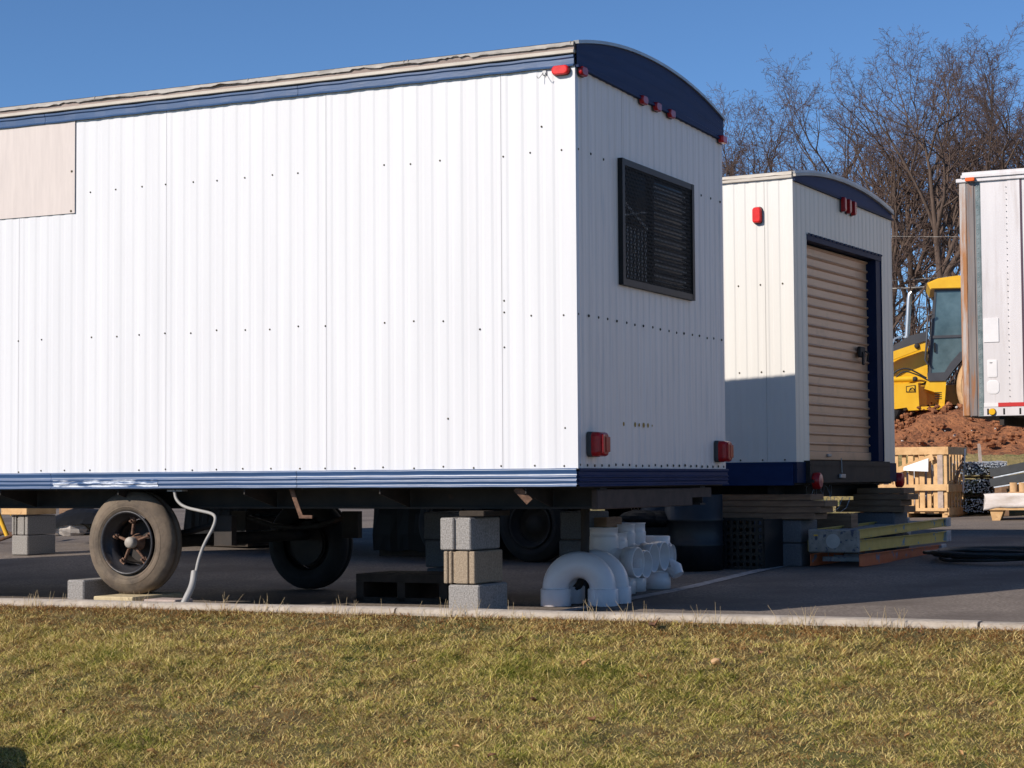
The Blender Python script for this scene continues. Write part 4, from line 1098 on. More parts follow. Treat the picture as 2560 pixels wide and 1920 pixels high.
mb.build('cab_glass', M['cabglass'], BH); mb = MB(); mb.prism(q((2345, 727), (2492, 727), (2492, 868), (2400, 884), (2362, 932), (2328, 932)), 1.45, 1.47)
mb.build('cab_glass', M['cabglass'], BH)
mb = MB(); mb.prism(q((2337, 857), (2341, 857), (2341, 880), (2337, 880)), -.03, .01); mb.build('door_handle', M['black'], BH)
mb = MB(); mb.prism(q((2205, 866), (2233, 862), (2280, 835), (2322, 825), (2322, 848), (2275, 862), (2205, 890)), .25, 1.25); mb.build('hood', M['darkgrey'], BH)
mb = MB(); mb.prism(q((2150, 900), (2205, 890), (2275, 862), (2322, 846), (2321, 950), (2300, 960), (2150, 965)), .28, 1.22); mb.build('engine_side', M['yellow'], BH)
mb = MB(); mb.tube([(bx(2272), .75, bz(838)-gB), (bx(2276), .75, bz(780)-gB), (bx(2279), .75, bz(735)-gB), (bx(2281), .75, bz(724)-gB), (bx(2286), .75, bz(719)-gB)], .045, 12)
mb.tube([(bx(2272), .75, bz(836)-gB), (bx(2272), .75, bz(831)-gB)], .07, 12); mb.build('exhaust_stack', M['chrome'], BH)
mb = MB(); mb.beam((bx(2240), .5, bz(840)-gB), (bx(2262), .5, bz(832)-gB), .06, .03); mb.beam((bx(2240), .5, bz(840)-gB), (bx(2238), .5, bz(848)-gB), .05, .03); mb.build('grab_bar', M['chrome'], BH)
mb = MB(); mb.prism(q((2120, 935), (2235, 877), (2290, 859), (2303, 860), (2305, 872), (2235, 898), (2130, 960)), .02, .14); mb.prism(q((2120, 935), (2235, 877), (2290, 859), (2303, 860), (2305, 872), (2235, 898), (2130, 960)), 1.36, 1.48)
arm = mb.build('loader_arm', M['yellow'], BH)
Mx = Matrix.Translation((bx(2296), 0, bz(864)-gB)) @ Matrix.Rotation(pi/2, 4, 'X')
mb = MB(); mb.lathe([(.05, -.03), (.05, .015), (.035, .03), (0, .03)], 14, Mx); mb.build('pin', M['steel'], arm)
mb = MB(); mb.tube([(bx(2140), .06, bz(948)-gB), (bx(2284), .06, bz(946)-gB)], .055, 12); mb.build('hydraulic_cylinder', M['yellow'], BH)
mb = MB(); mb.tube([(bx(2280), .06, bz(946)-gB), (bx(2294), .06, bz(947)-gB)], .035, 10); Mx = Matrix.Translation((bx(2290), 0, bz(947)-gB)) @ Matrix.Rotation(pi/2, 4, 'X'); mb.lathe([(.045, -.03), (.045, .012), (0, .012)], 14, Mx); mb.build('cylinder_pin', M['steel'], BH)
mb = MB()
mb.tube(smooth([(bx(2233), .03, bz(935)-gB), (bx(2250), .02, bz(922)-gB), (bx(2270), .02, bz(919)-gB), (bx(2290), .03, bz(928)-gB), (bx(2318), .05, bz(945)-gB)], 2), .016, 6)
mb.tube(smooth([(bx(2240), .03, bz(945)-gB), (bx(2262), .02, bz(924)-gB), (bx(2300), .03, bz(938)-gB), (bx(2320), .05, bz(950)-gB)], 2), .014, 6); mb.build('hydraulic_hose', M['hose'], BH)
mb = MB(); mb.prism(q((2180, 966), (2265, 958), (2297, 957), (2299, 1025), (2272, 1026), (2268, 1018), (2240, 1022), (2180, 1010)), .0, 1.4); mb.build('side_tank', M['yellow'], BH)
mb = MB(); mb.prism(q((2318, 953), (2366, 952), (2360, 1021), (2346, 1021), (2350, 985), (2312, 972)), .0, 1.4)
mb.prism(q((2303, 1017), (2360, 1015), (2359, 1024), (2303, 1025)), -.05, .4); mb.prism(q((2297, 960), (2318, 960), (2318, 1024), (2297, 1024)), .3, 1.2); mb.build('step_frame', M['yellow'], BH)
mb = MB()
for yy in (981, 986, 991, 996): mb.prism(q((2337, yy), (2354, yy), (2354, yy+2), (2337, yy+2)), -.006, .0)
mb.prism(q((2267, 965), (2290, 962), (2290, 980), (2267, 980)), -.012, -.001); mb.build('dark_vents', M['black'], BH)
mb = MB(); mb.prism(q((2269, 967), (2288, 964), (2288, 978), (2269, 978)), -.018, -.0125)
bd = mb.build('emblem_plate', M['yellow'], BH)
mb = MB(); mb.tube([(bx(2275), -.02, bz(977)-gB), (bx(2278), -.02, bz(971)-gB), (bx(2283), -.02, bz(969)-gB), (bx(2287), -.02, bz(973)-gB), (bx(2286), -.02, bz(976)-gB)], .01, 4); mb.tube([(bx(2277), -.02, bz(974)-gB), (bx(2283), -.02, bz(975)-gB)], .008, 4); mb.build('emblem', M['black'], bd)
wh = wheel(BH, bx(2503), .10, .80, .80, .45, .42, M['mud'], detail=False); wheel(BH, bx(2503), 1.45, .80, .80, .45, .42, M['mud'], detail=False)
wheel(BH, bx(2190), .18, .50, .50, .32, .26, M['tyre_dark'], detail=False); wheel(BH, bx(2190), 1.4, .50, .50, .32, .26, M['tyre_dark'], detail=False)
mb = MB(); mb.prism(q((2200, 960), (2420, 960), (2420, 1010), (2200, 1010)), .5, 1.1); mb.beam((bx(2500), .75, 1.2), (bx(2620), .75, 2.8), .25, .3); mb.beam((bx(2620), .75, 2.8), (bx(2680), .75, .6), .2, .25); mb.build('digging_boom', M['yellow'], BH)

# ------------------------------------------------------------------ ladders
def ladder(x, y, z, rz, L, w, h, mrail, lab, tilt=0, steps=9, solid_end=False):
    o = thing('step_ladder', lab, 'ladder', (x, y, z), rz, 'ladders stacked flat by the rear trailer')
    o.rotation_euler = (tilt, 0, rz)
    for xx_ in (0, w-.03):
        mb = MB(); mb.box(xx_, xx_+.006, .02, L-.14, 0, h, bev=.001); mb.box(xx_, xx_+.03, .02, L-.14, 0, .006); mb.box(xx_, xx_+.03, .02, L-.14, h-.006, h)
        rl = mb.build('rail', mrail, o)
        mb = MB(); mb.box(xx_-.004, xx_+.034, L-.16, L, -.004, h+.004, bev=.004); mb.build('foot', M['alu'], rl)
    for i in range(steps):
        yy_ = .25+i*(L-.55)/(steps-1)
        mb = MB(); mb.box(.031, w-.031, yy_, yy_+.075, h*.55, h*.55+.012); mb.box(.031, w-.031, yy_, yy_+.008, h*.30, h*.55); mb.build('step', M['alu'], o)
    if solid_end:
        mb = MB(); mb.box(0, w, -.006, .05, -.115, h*1.02, bev=.01); cap_ = mb.build('top_cap', M['dirtycap'], o)
        mb = MB(); Mx = Matrix.Translation((w*.5, -.006, -.02)) @ Matrix.Rotation(pi/2, 4, 'X'); mb.lathe([(.06, -.002), (.06, .002), (0, .002)], 24, Mx, False)
        mb.build('round_label', M['rubberseal'] if False else M['greytrim'], cap_)
        mb = MB(); mb.box(w*.12, w*.20, -.010, -.005, h*.3, h*.45); mb.build('yellow_label', M['yellow'], cap_)
    return o
lx, ly = 2.44, 15.92; gl_ = gxy(lx, ly+.5); rzL = -.485
ladder(lx+.02, ly+.02, gl_+.005, rzL, 2.60, .45, .10, M['ladder_o'], 'orange fibreglass step ladder at the bottom of the stack', 0, 8)
ladder(lx, ly, gl_+.125, rzL, 2.95, .42, .095, M['ladder_y'], 'yellow fibreglass step ladder in the middle of the stack', .0, 9)
ladder(lx+.01, ly-.0, gl_+.232, rzL+.012, 3.0, .43, .075, M['ladder_y'], 'yellow fibreglass step ladder on top, slightly raised at its far end', .012, 15, True)
# hose coil
o = thing('hose_coil', 'coil of black rubber hose lying on the shaded asphalt at the right edge', 'hose', (4.15, 16.4, gxy(4.15, 16.4)))
mb = MB(); random.seed(17); pts = []
for i in range(260):
    t_ = i/260*2*pi*8.3; r_ = .50+.10*sin(t_*.13)+.05*sin(t_*.37+1)
    cx_ = .12*sin(t_*.11); cy_ = .25*sin(t_*.07+2)
    pts.append((cx_+r_*1.05*cos(t_), cy_+r_*1.35*sin(t_), .016+.065*abs(sin(t_*.23))))
pts += [(pts[-1][0]+.1*k, pts[-1][1]-.08*k, .016) for k in range(1, 9)]
mb.tube(pts, .014, 6); mb.build('hose', M['hose'], o, fix=False)
mb = MB(); mb.tube([tuple(Vector(pts[-1])+Vector((-.02, .016, 0))), tuple(Vector(pts[-1])+Vector((.05, -.04, 0)))], .02, 8); mb.build('fitting', M['galv'], o)

# ------------------------------------------------------------------ wooden shipping crate and goods at the right rear
cx, cy = 6.13, 27.0; YC = .50
cx0 = (2365-1280)/4780.5*27.0
gC = gxy(cx0, 27.0)
CR = thing('slatted_crate', 'broken open pine shipping crate with vertical slats beside the rear trailer', 'crate', (cx0, 27.0, gC), -YC)
H_, Wc, Dc = 1.0, 1.28, .95
def cbar(name, x0, x1, y0, y1, z0, z1, m='wood'):
    mb = MB(); mb.box(x0, x1, y0, y1, z0, z1, bev=.004); return mb.build(name, M[m], CR)
cbar('top_rail', -.86, .0, -.03, 0, H_-.11, H_); cbar('middle_rail', -1.25, .0, -.045, -.02, .38, .47); cbar('bottom_rail', -1.38, .0, -.03, 0, .09, .135)
random.seed(2)
for i, x in enumerate((-1.22, -1.0, -.78, -.56, -.40, -.20)):
    top = H_-.02 if x > -.8 else .66
    cbar('slat', x, x+.075, .0, .02, .06, top)
for x in (-.86, -.66, -.48, -.30): cbar('slat', x, x+.06, .03, .05, .12, H_-.03)
cbar('grey_slat', -.135, -.055, -.022, -.002, .12, H_-.11, 'wood_grey'); cbar('corner_post', -.05, .0, -.0, .05, -.0+.03, H_-.11)
mb = MB(); mb.beam((-1.38, -.06, .42), (-.18, -.06, .86), .022, .085); mb.build('diagonal_brace', M['wood'], CR)
cbar('side_top_rail', .0, .03, -.03, Dc, H_-.11, H_); cbar('side_middle_rail', .0, .03, -.045, Dc, .36, .47); cbar('side_bottom_board', .0, .02, 0, Dc, .03, .14)
for i in range(6): cbar('side_slat', -.02, .0, .06+i*.15, .12+i*.15, .06, H_-.11)
mb = MB(); mb.beam((.015, .35, .50), (.015, Dc-.05, .92), .02, .06); mb.build('side_brace', M['wood_old'], CR)
cbar('back_top_rail', -.86, 0, Dc-.03, Dc, H_-.11, H_)
for i in range(6): cbar('back_slat', -.84+i*.15, -.77+i*.15, Dc-.05, Dc-.03, .06, H_-.1)
cbar('floor_board', -1.3, 0, .03, Dc, .06, .09)
for x in (-1.25, -.65, -.08): cbar('skid', x, x+.08, 0, Dc, -.0, .06)
cbar('low_side_post', -1.25, -1.20, Dc-.1, Dc-.05, .06, .66)
random.seed(9)
def bagob(c, r, sq, lab, m='bag'):
    mb = MB(); n, mm = 18, 12; vs = []
    for i in range(mm):
        th = pi*(i+.3)/(mm-.4)
        for k in range(n):
            a = 2*pi*k/n; rr = r*(1+.22*mnoise.noise(Vector((cos(a)*2+c[0]*9, sin(a)*2, th*2))))
            vs.append((rr*sq[0]*sin(th)*cos(a), rr*sq[1]*sin(th)*sin(a), rr*sq[2]*cos(th)))
    fs = [(i*n+k, i*n+(k+1) % n, (i+1)*n+(k+1) % n, (i+1)*n+k) for i in range(mm-1) for k in range(n)] + [tuple(range(n)), tuple(range((mm-1)*n, mm*n))]
    mb.add(vs, fs, True)
    x = CR.location.x+c[0]*cos(YC)+c[1]*sin(YC); y = CR.location.y-c[0]*sin(YC)+c[1]*cos(YC)
    return tag(mb.build('plastic_bag', M[m], None, (x, y, gC+c[2])), lab, 'bag', 'plastic wrapped goods in the crate')
bagob((-1.05, .30, .36), .26, (1, 1, 1), 'crumpled grey plastic bag at the left inside the slatted crate')
bagob((-.78, .30, .40), .24, (.8, 1, 1.2), 'taller grey plastic bag in the middle of the slatted crate')
bagob((-.55, .34, .22), .20, (1.3, 1, .55), 'low shiny plastic bundle on the floor of the slatted crate')
bagob((-.2, .35, .25), .16, (1, 1, .9), 'brown wrapped bundle inside the crate near its right corner', 'mud')
mb = MB()
for k in range(4): mb.tube([(-.62+.10*k, .5, .12), (-.58+.10*k, .5, .78)], .018, 8)
mb.box(-.70, -.22, .52, .54, .12, .75)
x, y = CR.location.x, CR.location.y
tag(mb.build('metal_tubes', M['galv'], None, (x, y, gC), -YC), 'pale metal tube frame standing inside the slatted crate', 'tubes')
mb = MB(); rows = []
for i in range(7):
    t_ = i/6; rows.append([(-.60+.36*s_ , -.085-.02*sin(s_*3)-.02*t_, .84-.17*t_ - .10*(1-s_)*(1-t_)*1.2-.02*s_*t_) for s_ in [k/8 for k in range(9)]])
mb.sheet([[(p[0], p[1], p[2]) for p in r] for r in rows], True); mb.sheet([[(p[0], p[1]+.003, p[2]) for p in r] for r in rows], True)
tag(mb.build('paper_sheet', M['paper'], None, (x, y, gC), -YC, fix=False), 'white plastic document sheet hanging on the front of the slatted crate', 'paper')
mb = MB(); mb.sheet([[(.035, .78-.02*i+.02*sin(i), .98-.09*i), (.045, .82-.02*i, .98-.09*i)] for i in range(8)]); mb.sheet([[(.038, .78-.02*i+.02*sin(i), .98-.09*i), (.048, .82-.02*i, .98-.09*i)] for i in range(8)])
tag(mb.build('wrap_strip', M['paper'], None, (x, y, gC), -YC, fix=False), 'white plastic wrap strip dangling on the shaded side of the crate', 'plastic strip')

def PX(px, Z): return (px-1280)/4780.5*Z
# wire mesh bundle (silver) behind crate
Zm = 27.6; x = PX(2440, Zm); g_ = gxy(x, Zm)
random.seed(14)
for lvl, (z0_, lab) in enumerate(((0.02, 'lowest dark layer of bundled galvanised rods right of the crate'), (.30, 'middle layer of bundled galvanised rods right of the crate'), (.56, 'bright top layer of bundled galvanised rods right of the crate'))):
    mb = MB()
    for i in range(260):
        xx_ = random.uniform(-.35, .42); zz = random.uniform(.03, .22); ll = random.uniform(0, .06)
        mb.tube([(xx_, -ll, zz), (xx_+random.uniform(-.05, .05), 1.6, zz+random.uniform(-.03, .03))], .009, 4)
    o = mb.build('rod_bundle', M['galv'], None, (x, Zm, g_+z0_), -.25+.05*lvl, fix=False); tag(o, lab, 'steel rods', 'galvanised rod bundles')
mb = MB()
for z_ in (.0, .27, .54): mb.box(-.4, .5, .3, .4, z_-.0, z_+.03)
tag(mb.build('timber_spacer', M['wood_old'], None, (x, Zm, g_), -.25), 'dark timber spacers between the rod bundles', 'timber')
# long dark channels sloping
for k, (ya, yb, Zc, lab) in enumerate(((1172, 1150, 27.2, 'upper long black steel channel with a bright edge at the right edge'), (1196, 1180, 26.9, 'lower long black steel channel with a bright edge at the right edge'))):
    x0, x1 = PX(2478, Zc), PX(2640, Zc-.6)
    zA = (1190.5-ya)/4780.5*Zc+EYE; zB = (1190.5-yb)/4780.5*Zc+EYE+.03
    o = thing('steel_channel', lab, 'steel channel', (x0, Zc, 0), 0, 'black steel channels')
    dv = Vector((x1-x0, -.6, 0))
    mb = MB(); mb.beam((0, 0, zA-.06), (dv.x, dv.y, zB-.04), .16, .11); mb.build('channel', M['drum'], o)
    mb = MB(); mb.beam((0, -.09, zA-.125), (dv.x, dv.y-.09, zB-.105), .03, .018); mb.build('bright_edge', M['galv'], o)
mb = MB(); x = PX(2570, 27.3); g_ = gxy(x, 27.3)
tr_ = thing('timber_trestle', 'dark timber supports under the black steel channels', 'trestle', (x, 27.2, g_))
for xx_ in (-.45, .15, .7):
    mb = MB(); mb.box(xx_, xx_+.1, -.1, .5, 0, .62); mb.build('post', M['wood_old'], tr_)
mb = MB(); mb.box(-.5, .85, .1, .2, .621, .66); mb.build('cap_beam', M['wood_old'], tr_)
# wrapped pallet
Zp = 25.6; x = PX(2462, Zp); g_ = gxy(x, Zp)
WP = thing('wrapped_pallet_load', 'plastic wrapped tan load on a pallet at the right edge', 'pallet load', (x, Zp, g_), -.30)
mb = MB(); rings = []
rows = []
for i in range(25):
    t_ = i/24; xx_ = -.03+1.3*t_; rr = []
    for k in range(17):
        a = 2*pi*k/16; sxq = clamp(cos(a)*1.6, -1, 1); szq = clamp(sin(a)*1.6, -1, 1)
        w = 1+.05*mnoise.noise(Vector((xx_*4, k*.9, 1)))
        rr.append((xx_+.02*sin(k), .35+.36*sxq*w, .27+.095*szq*w*(.9+.1*min(1, t_*8)) - .05*(1-min(1, t_*6))*(szq < 0)))
    rows.append(rr)
mb.sheet(rows, True); mb.add(rows[0], [tuple(range(17))]); mb.add(rows[-1], [tuple(range(17))])
mb.build('wrapped_load', M['wrap'], WP, fix=False)
for i in range(3):
    for j in range(2):
        mb = MB(); cx_ = .12+i*.5; cy_ = .08+j*.5
        mb.prism([(cx_-.05, 0), (cx_+.05, 0), (cx_+.10, .14), (cx_-.08, .14)], cy_-.05, cy_+.08); mb.build('pallet_foot', M['wood'], WP)
mb = MB(); mb.box(0, 1.25, 0, .7, .14, .17); mb.build('pallet_deck', M['wood'], WP)
x2, y2 = PX(2540, Zp), Zp+.05
for i in range(3):
    mb = MB(); mb.lathe([(.05, .001), (.05, .135), (.042, .136), (.042, .01)], 16, Matrix.Translation((0, 0, 0))); mb.box(-.055, .055, -.05, .05, -.0, .012)
    tag(mb.build('cardboard_core', M['mud'], None, (x2-.04+.115*i, y2-.03*i, g_+.37)), ['left', 'middle', 'right'][i]+' short cardboard core standing on the wrapped load', 'cardboard core', 'cardboard cores on the wrapped load')
mb = MB(); mb.box(-.12, .35, -.08, .12, -.02, 0.0, Matrix.Rotation(-.3, 3, 'Z'), (0, 0, 0)); tag(mb.build('cardboard_sheet', M['mud'], None, (x2, y2, g_+.37)), 'flat tan cardboard sheet under the cores on the wrapped load', 'cardboard')
# survey stake
Zs = 28.6; x = PX(2456, Zs); g_ = bank(x, Zs)
mb = MB(); mb.prism([(-.028, 0), (.028, 0), (.022, .92), (.012, .95), (-.022, .95)], 0, .02); o = mb.build('survey_stake', M['wood_grey'], None, (x, Zs, g_-.1)); o.rotation_euler.y = -.06
tag(o, 'pale wooden survey stake standing in front of the grass slope', 'stake')

# ------------------------------------------------------------------ far things seen beneath the trailers
# row of leaning yellow and brown pipes
random.seed(6); Zy = 26.0
bmx = thing('pipe_rack', 'low dark rail the yellow and brown pipes lean on, beyond the fittings', 'rack', (PX(1580, Zy+.5), Zy+.5, gxy(PX(1580, Zy+.5), Zy+.5)))
mb = MB(); mb.box(-.9, .9, 0, .06, .50, .58); mb.build('rail', M['wood_old'], bmx)
for xx_ in (-.8, .74):
    mb = MB(); mb.box(xx_, xx_+.06, .0, .06, 0, .50); mb.build('post', M['wood_old'], bmx)
cols = ['yellow_pipe', 'brown_pipe', 'brown_pipe', 'yellow_pipe', 'yellow_pipe', 'brown_pipe', 'brown_pipe', 'brown_pipe', 'yellow_pipe', 'yellow_pipe']
pxs = [1512, 1524, 1540, 1563, 1574, 1590, 1600, 1607, 1617, 1630]
names = ['far left yellow', 'first brown', 'second brown', 'second yellow', 'third yellow', 'third brown', 'fourth brown', 'fifth brown', 'fourth yellow', 'rightmost yellow']
for p_, c_, n_ in zip(pxs, cols, names):
    x = PX(p_, Zy); g_ = gxy(x, Zy)
    o = thing('leaning_pipe', n_+' pipe of the leaning row beyond the white fittings', 'pipe', (x, Zy, g_), 0, 'pipes leaning in a row')
    mb = MB(); mb.tube([(0, 0, .03), (.36, .48, .66)], .036, 12, cap=False); mb.build('tube', M[c_], o, fix=False)
    mb = MB(); mb.tube([(-.012, -.016, .01), (0, 0, .03)], .042, 12); mb.build('end_cap', M[c_], o)
# left background: pallet box, pale stone, tarp, yellow frame
Zl = 24.5
def at(px, py, Z): return (PX(px, Z), Z, (1206.7-.0065*px-py)/4780.5*Z+EYE)
x, y, z = at(168, 1300, Zl); g_ = gxy(x, y)
o = thing('orange_pallet', 'orange brown wooden box on rubble seen left of the muddy wheel', 'box', (x, y, g_), -.4)
for dz in (.44, .53):
    mb = MB(); mb.box(-.2, .2, 0, .4, dz, dz+.07, bev=.005); mb.build('board', M['wood'], o)
mb = MB(); mb.box(-.16, .16, .05, .35, 0, .44); mb.build('base', M['wood_old'], o)
random.seed(44)
def stone(px, py, Z, r, sq, lab, m='rock', n=11, mm=7):
    x, y, z = at(px, py, Z); mb = MB(); blob(mb, (0, 0, 0), r, sq, n=n, m=mm, jit=.12); return tag(mb.build('rubble_stone', M[m], None, (x, y, z)), lab, 'stone', 'rubble behind the trailers')
stone(178, 1322, 23.6, .17, (1.25, .8, .62), 'large pale speckled stone left of the muddy wheel')
stone(208, 1359, 23.3, .07, (1.1, .8, .6), 'small pale stone low beside the black tarp')
stone(232, 1318, 24.2, .10, (1.3, .8, .5), 'pale tan stone touching the muddy wheel outline')
x, y, z = at(215, 1345, 23.9); g_ = gxy(x, y)
mb = MB(); rows = []
for i in range(13):
    rr = []
    for k in range(13):
        u, w = i/12*1.1-.5, k/12*.9-.45
        rr.append((u, w, max(0, .30*(1-(u*1.6)**2)*(1-(w*1.8)**2))+.04*mnoise.noise(Vector((u*6, w*6, 1)))+.03))
    rows.append(rr)
mb.sheet(rows, False)
tag(mb.build('tarp', M['tarp'], None, (x, y, g_), fix=False), 'black tarpaulin crumpled over rubble left of the muddy wheel', 'tarp')
o = thing('yellow_trestle', 'yellow tubular trestle cut off at the left edge beneath the trailer', 'trestle', (*at(0, 1340, 21.5)[:2], gxy(*at(0, 1340, 21.5)[:2])))
for p, q_ in (((-.25, 0, .62), (.14, 0, .33)), ((-.08, .1, .42), (.06, .1, .08)), ((-.25, .3, .62), (.14, .3, .33))):
    mb = MB(); mb.tube([p, q_], .026, 10); mb.build('tube', M['yellow_pipe'], o)
mb = MB()
mb.tube([(-.2, .2, .06), (.0, .22, .12), (.2, .2, .05)], .03, 6); mb.tube([(-.3, .1, .1), (0, .0, .04), (.22, .1, .12)], .022, 6); mb.build('brown_root', M['rust'], o)

# ------------------------------------------------------------------ overhead wires beyond
o = thing('overhead_wires', 'two thin pale overhead wires crossing in front of the trees above the backhoe', 'wires', (8, 44, 5))
mb = MB()
def wire(pa, pb, Z, r):
    A = Vector((PX(pa[0], Z), Z, (1191.5-pa[1])/4780.5*Z+EYE)); B = Vector((PX(pb[0], Z+1), Z+1, (1190-pb[1])/4780.5*(Z+1)+EYE))
    n_ = 16; pts = []
    for i in range(n_+1):
        t_ = i/n_; p = A.lerp(B, t_); p.z -= .25*4*t_*(1-t_); pts.append(tuple(p-o.location))
    mb.tube(pts, r, 4)
wire((1900, 720), (2900, 648), 44, .022); wire((1900, 703), (2900, 622), 45, .010); wire((1900, 566), (2900, 560), 45, .008)
mb.build('wire', M['drip'], o)

# ------------------------------------------------------------------ trees
def make_tree(seed, H=12.0, lean=(0, 0), fork=.3, spread=1.0, dens=1.0, lv=5):
    rnd = random.Random(seed); br = MB(); tw = MB()
    def tri(mb, pts, rad, n):
        # light tube without caps
        mb.tube(pts, rad, n, cap=False)
    def grow(p, d, L, r, level):
        nseg = (9, 7, 6, 5, 3, 2)[level]; pts = [p.copy()]; rad = [r]; dd = d.copy()
        wobble = (.055, .13, .16, .15, .13, .10)[level]; up = (.05, .10, .07, .03, .015, .0)[level]
        for i in range(nseg):
            dd = (dd + Vector((rnd.gauss(0, wobble), rnd.gauss(0, wobble), rnd.gauss(0, wobble*.7)+up))).normalized()
            pts.append(pts[-1]+dd*L/nseg); rad.append(max(r*(1-.80*(i+1)/nseg), .0056))
        tri(br if level < 3 else tw, pts, rad, (7, 6, 4, 3, 3, 3)[level])
        if level >= lv: return
        nch = int((11, 5.6, 4.8, 4.2, 2.8, 0)[level]*dens+rnd.random())
        st = (fork, .25, .2, .15, .15, 0)[level]
        for c in range(nch):
            t = st+(1-st)*((c+rnd.random()*.9)/nch); t = min(t, .985)
            k = t*nseg; i0 = int(k); f_ = k-i0; q = pts[i0].lerp(pts[min(i0+1, nseg)], f_); rr = rad[i0]*(1-f_)+rad[min(i0+1, nseg)]*f_
            ax = (pts[min(i0+1, nseg)]-pts[i0]).normalized()
            perp = ax.cross(Vector((rnd.gauss(0, 1), rnd.gauss(0, 1), rnd.gauss(0, 1)))).normalized()
            ang = radians(rnd.uniform(22, 46)*(1, 1.15, 1.25, 1.6, 1.7, 1)[level])*spread
            nd = (ax*cos(ang)+perp*sin(ang)); nd.z = nd.z*.88+(.14 if level < 3 else .04); nd.normalize()
            l2 = L*((.54, .55, .52, .44, .38, .4)[level]*(1.15-.62*t)+.06)*rnd.uniform(.75, 1.2)
            grow(q, nd, l2, max(rr*rnd.uniform(.68, .94), .0066), level+1)
    grow(Vector((0, 0, -.3)), Vector((lean[0], lean[1], 1)).normalized(), H*1.03, .0185*H+.02, 0)
    return br, tw
specs = [(101, 12.5, (0, 0), .36, .9), (207, 11.5, (.10, 0), .30, 1.05), (313, 12, (-.08, .05), .42, .85), (419, 10, (-.22, 0), .25, 1.15), (523, 11, (.05, 0), .33, 1.0)]
protos = []
for sd, H, ln_, fk, spd in specs:
    br, tw = make_tree(sd, H, ln_, fk, spd)
    zs_ = sorted(v[2] for v in tw.v); protos.append((br, tw, zs_[int(len(zs_)*.9962)]))
proto_obj = {}
def tree(kind, px, Z, top_py, rz, label):
    br, tw, H = protos[kind]
    x = PX(px, Z); zb = bank(x, min(Z, 45)) if Z < 45 else 2.2
    zt = (1192-top_py)/4780.5*Z+EYE; sc = (zt-zb)/H
    if kind not in proto_obj:
        o = thing('bare_tree', label, 'tree', (x, Z, zb), rz, 'bare winter trees behind the trailers')
        br.build('trunk', M['bark'], o, fix=False); tw.build('crown', M['twig'], o, fix=False); proto_obj[kind] = o
    else: o = dup(proto_obj[kind], (x, Z, zb), rz, label)
    o.scale = (sc*1.05, sc*1.05, sc)
TL = [(1, 1560, 58, 205, .3, 'leftmost bare tree, only its crown tip shows above the blue gable'),
      (3, 1690, 55, 300, 2.0, 'low bare tree right beside the blue gable, leaning left'),
      (2, 1800, 57, 215, 1.2, 'slim bare tree whose crown is second from the left above the rear trailer'),
      (3, 1940, 50, 270, .2, 'crooked low bare tree with trunk leaning left above the rear trailer roof'),
      (4, 2040, 56, 190, 3.0, 'bare tree rising straight behind the rear trailer corner'),
      (0, 2120, 58, 150, 4.1, 'bare tree with a round crown above the blue rear gable'),
      (1, 2215, 50, 175, 5.2, 'dark trunked bare tree just right of the rear gable'),
      (2, 2300, 54, 75, .9, 'tall bare tree left of the tallest one, behind the exhaust stack'),
      (0, 2345, 47, 38, 2.4, 'tallest bare tree, its trunk above the backhoe cab roof'),
      (4, 2430, 57, 120, 1.7, 'bare tree between the two tallest crowns, behind the semi trailer corner'),
      (1, 2495, 52, 92, 3.6, 'bare tree with a dense dark crown above the semi trailer roof'),
      (2, 2590, 50, 48, 5.0, 'rightmost bare tree, cut off by the right edge'),
      (3, 2260, 44, 420, 5.5, 'short leaning bare tree behind the hood of the backhoe'),
      (4, 2380, 60, 170, .1, 'slender bare tree half hidden behind the tallest trunk'),
      (0, 2170, 62, 250, 1.1, 'thin distant bare tree above the right end of the gable'),
      (2, 2660, 56, 80, 2.2, 'bare tree just beyond the right edge, only branch tips in view')]
for t_ in TL: tree(*t_)
# brushwood: dense mass of thin stems behind the backhoe
mb = MB(); rnd = random.Random(77)
for i in range(900):
    px = rnd.uniform(1600, 2750); Z = rnd.uniform(52, 72); x = PX(px, Z); zb = 2.0
    h = rnd.uniform(1.5, 5.5); d = Vector((rnd.gauss(0, .18), rnd.gauss(0, .1), 1)); p = Vector((x, Z, zb)); pts = [tuple(p)]
    for k in range(4):
        d += Vector((rnd.gauss(0, .14), rnd.gauss(0, .1), 0)); p = p+d*h/4; pts.append(tuple(p))
    r_ = rnd.uniform(.015, .06); mb.tube(pts, [r_, r_*.8, r_*.6, r_*.4, r_*.15], 3, cap=False)
    for b_ in range(6):
        k = rnd.randint(1, 3); q0 = Vector(pts[k]); e = Vector((rnd.gauss(0, .6), rnd.gauss(0, .4), rnd.uniform(.2, 1)))*rnd.uniform(.5, 1.3)
        mb.tube([tuple(q0), tuple(q0+e*.5+Vector((0, 0, .1))), tuple(q0+e)], [.014, .010, .005], 3, cap=False)
tag(mb.build('brushwood', M['twig'], fix=False), 'dense reddish brown brushwood and saplings behind the trees and backhoe', 'brushwood', kind='stuff')

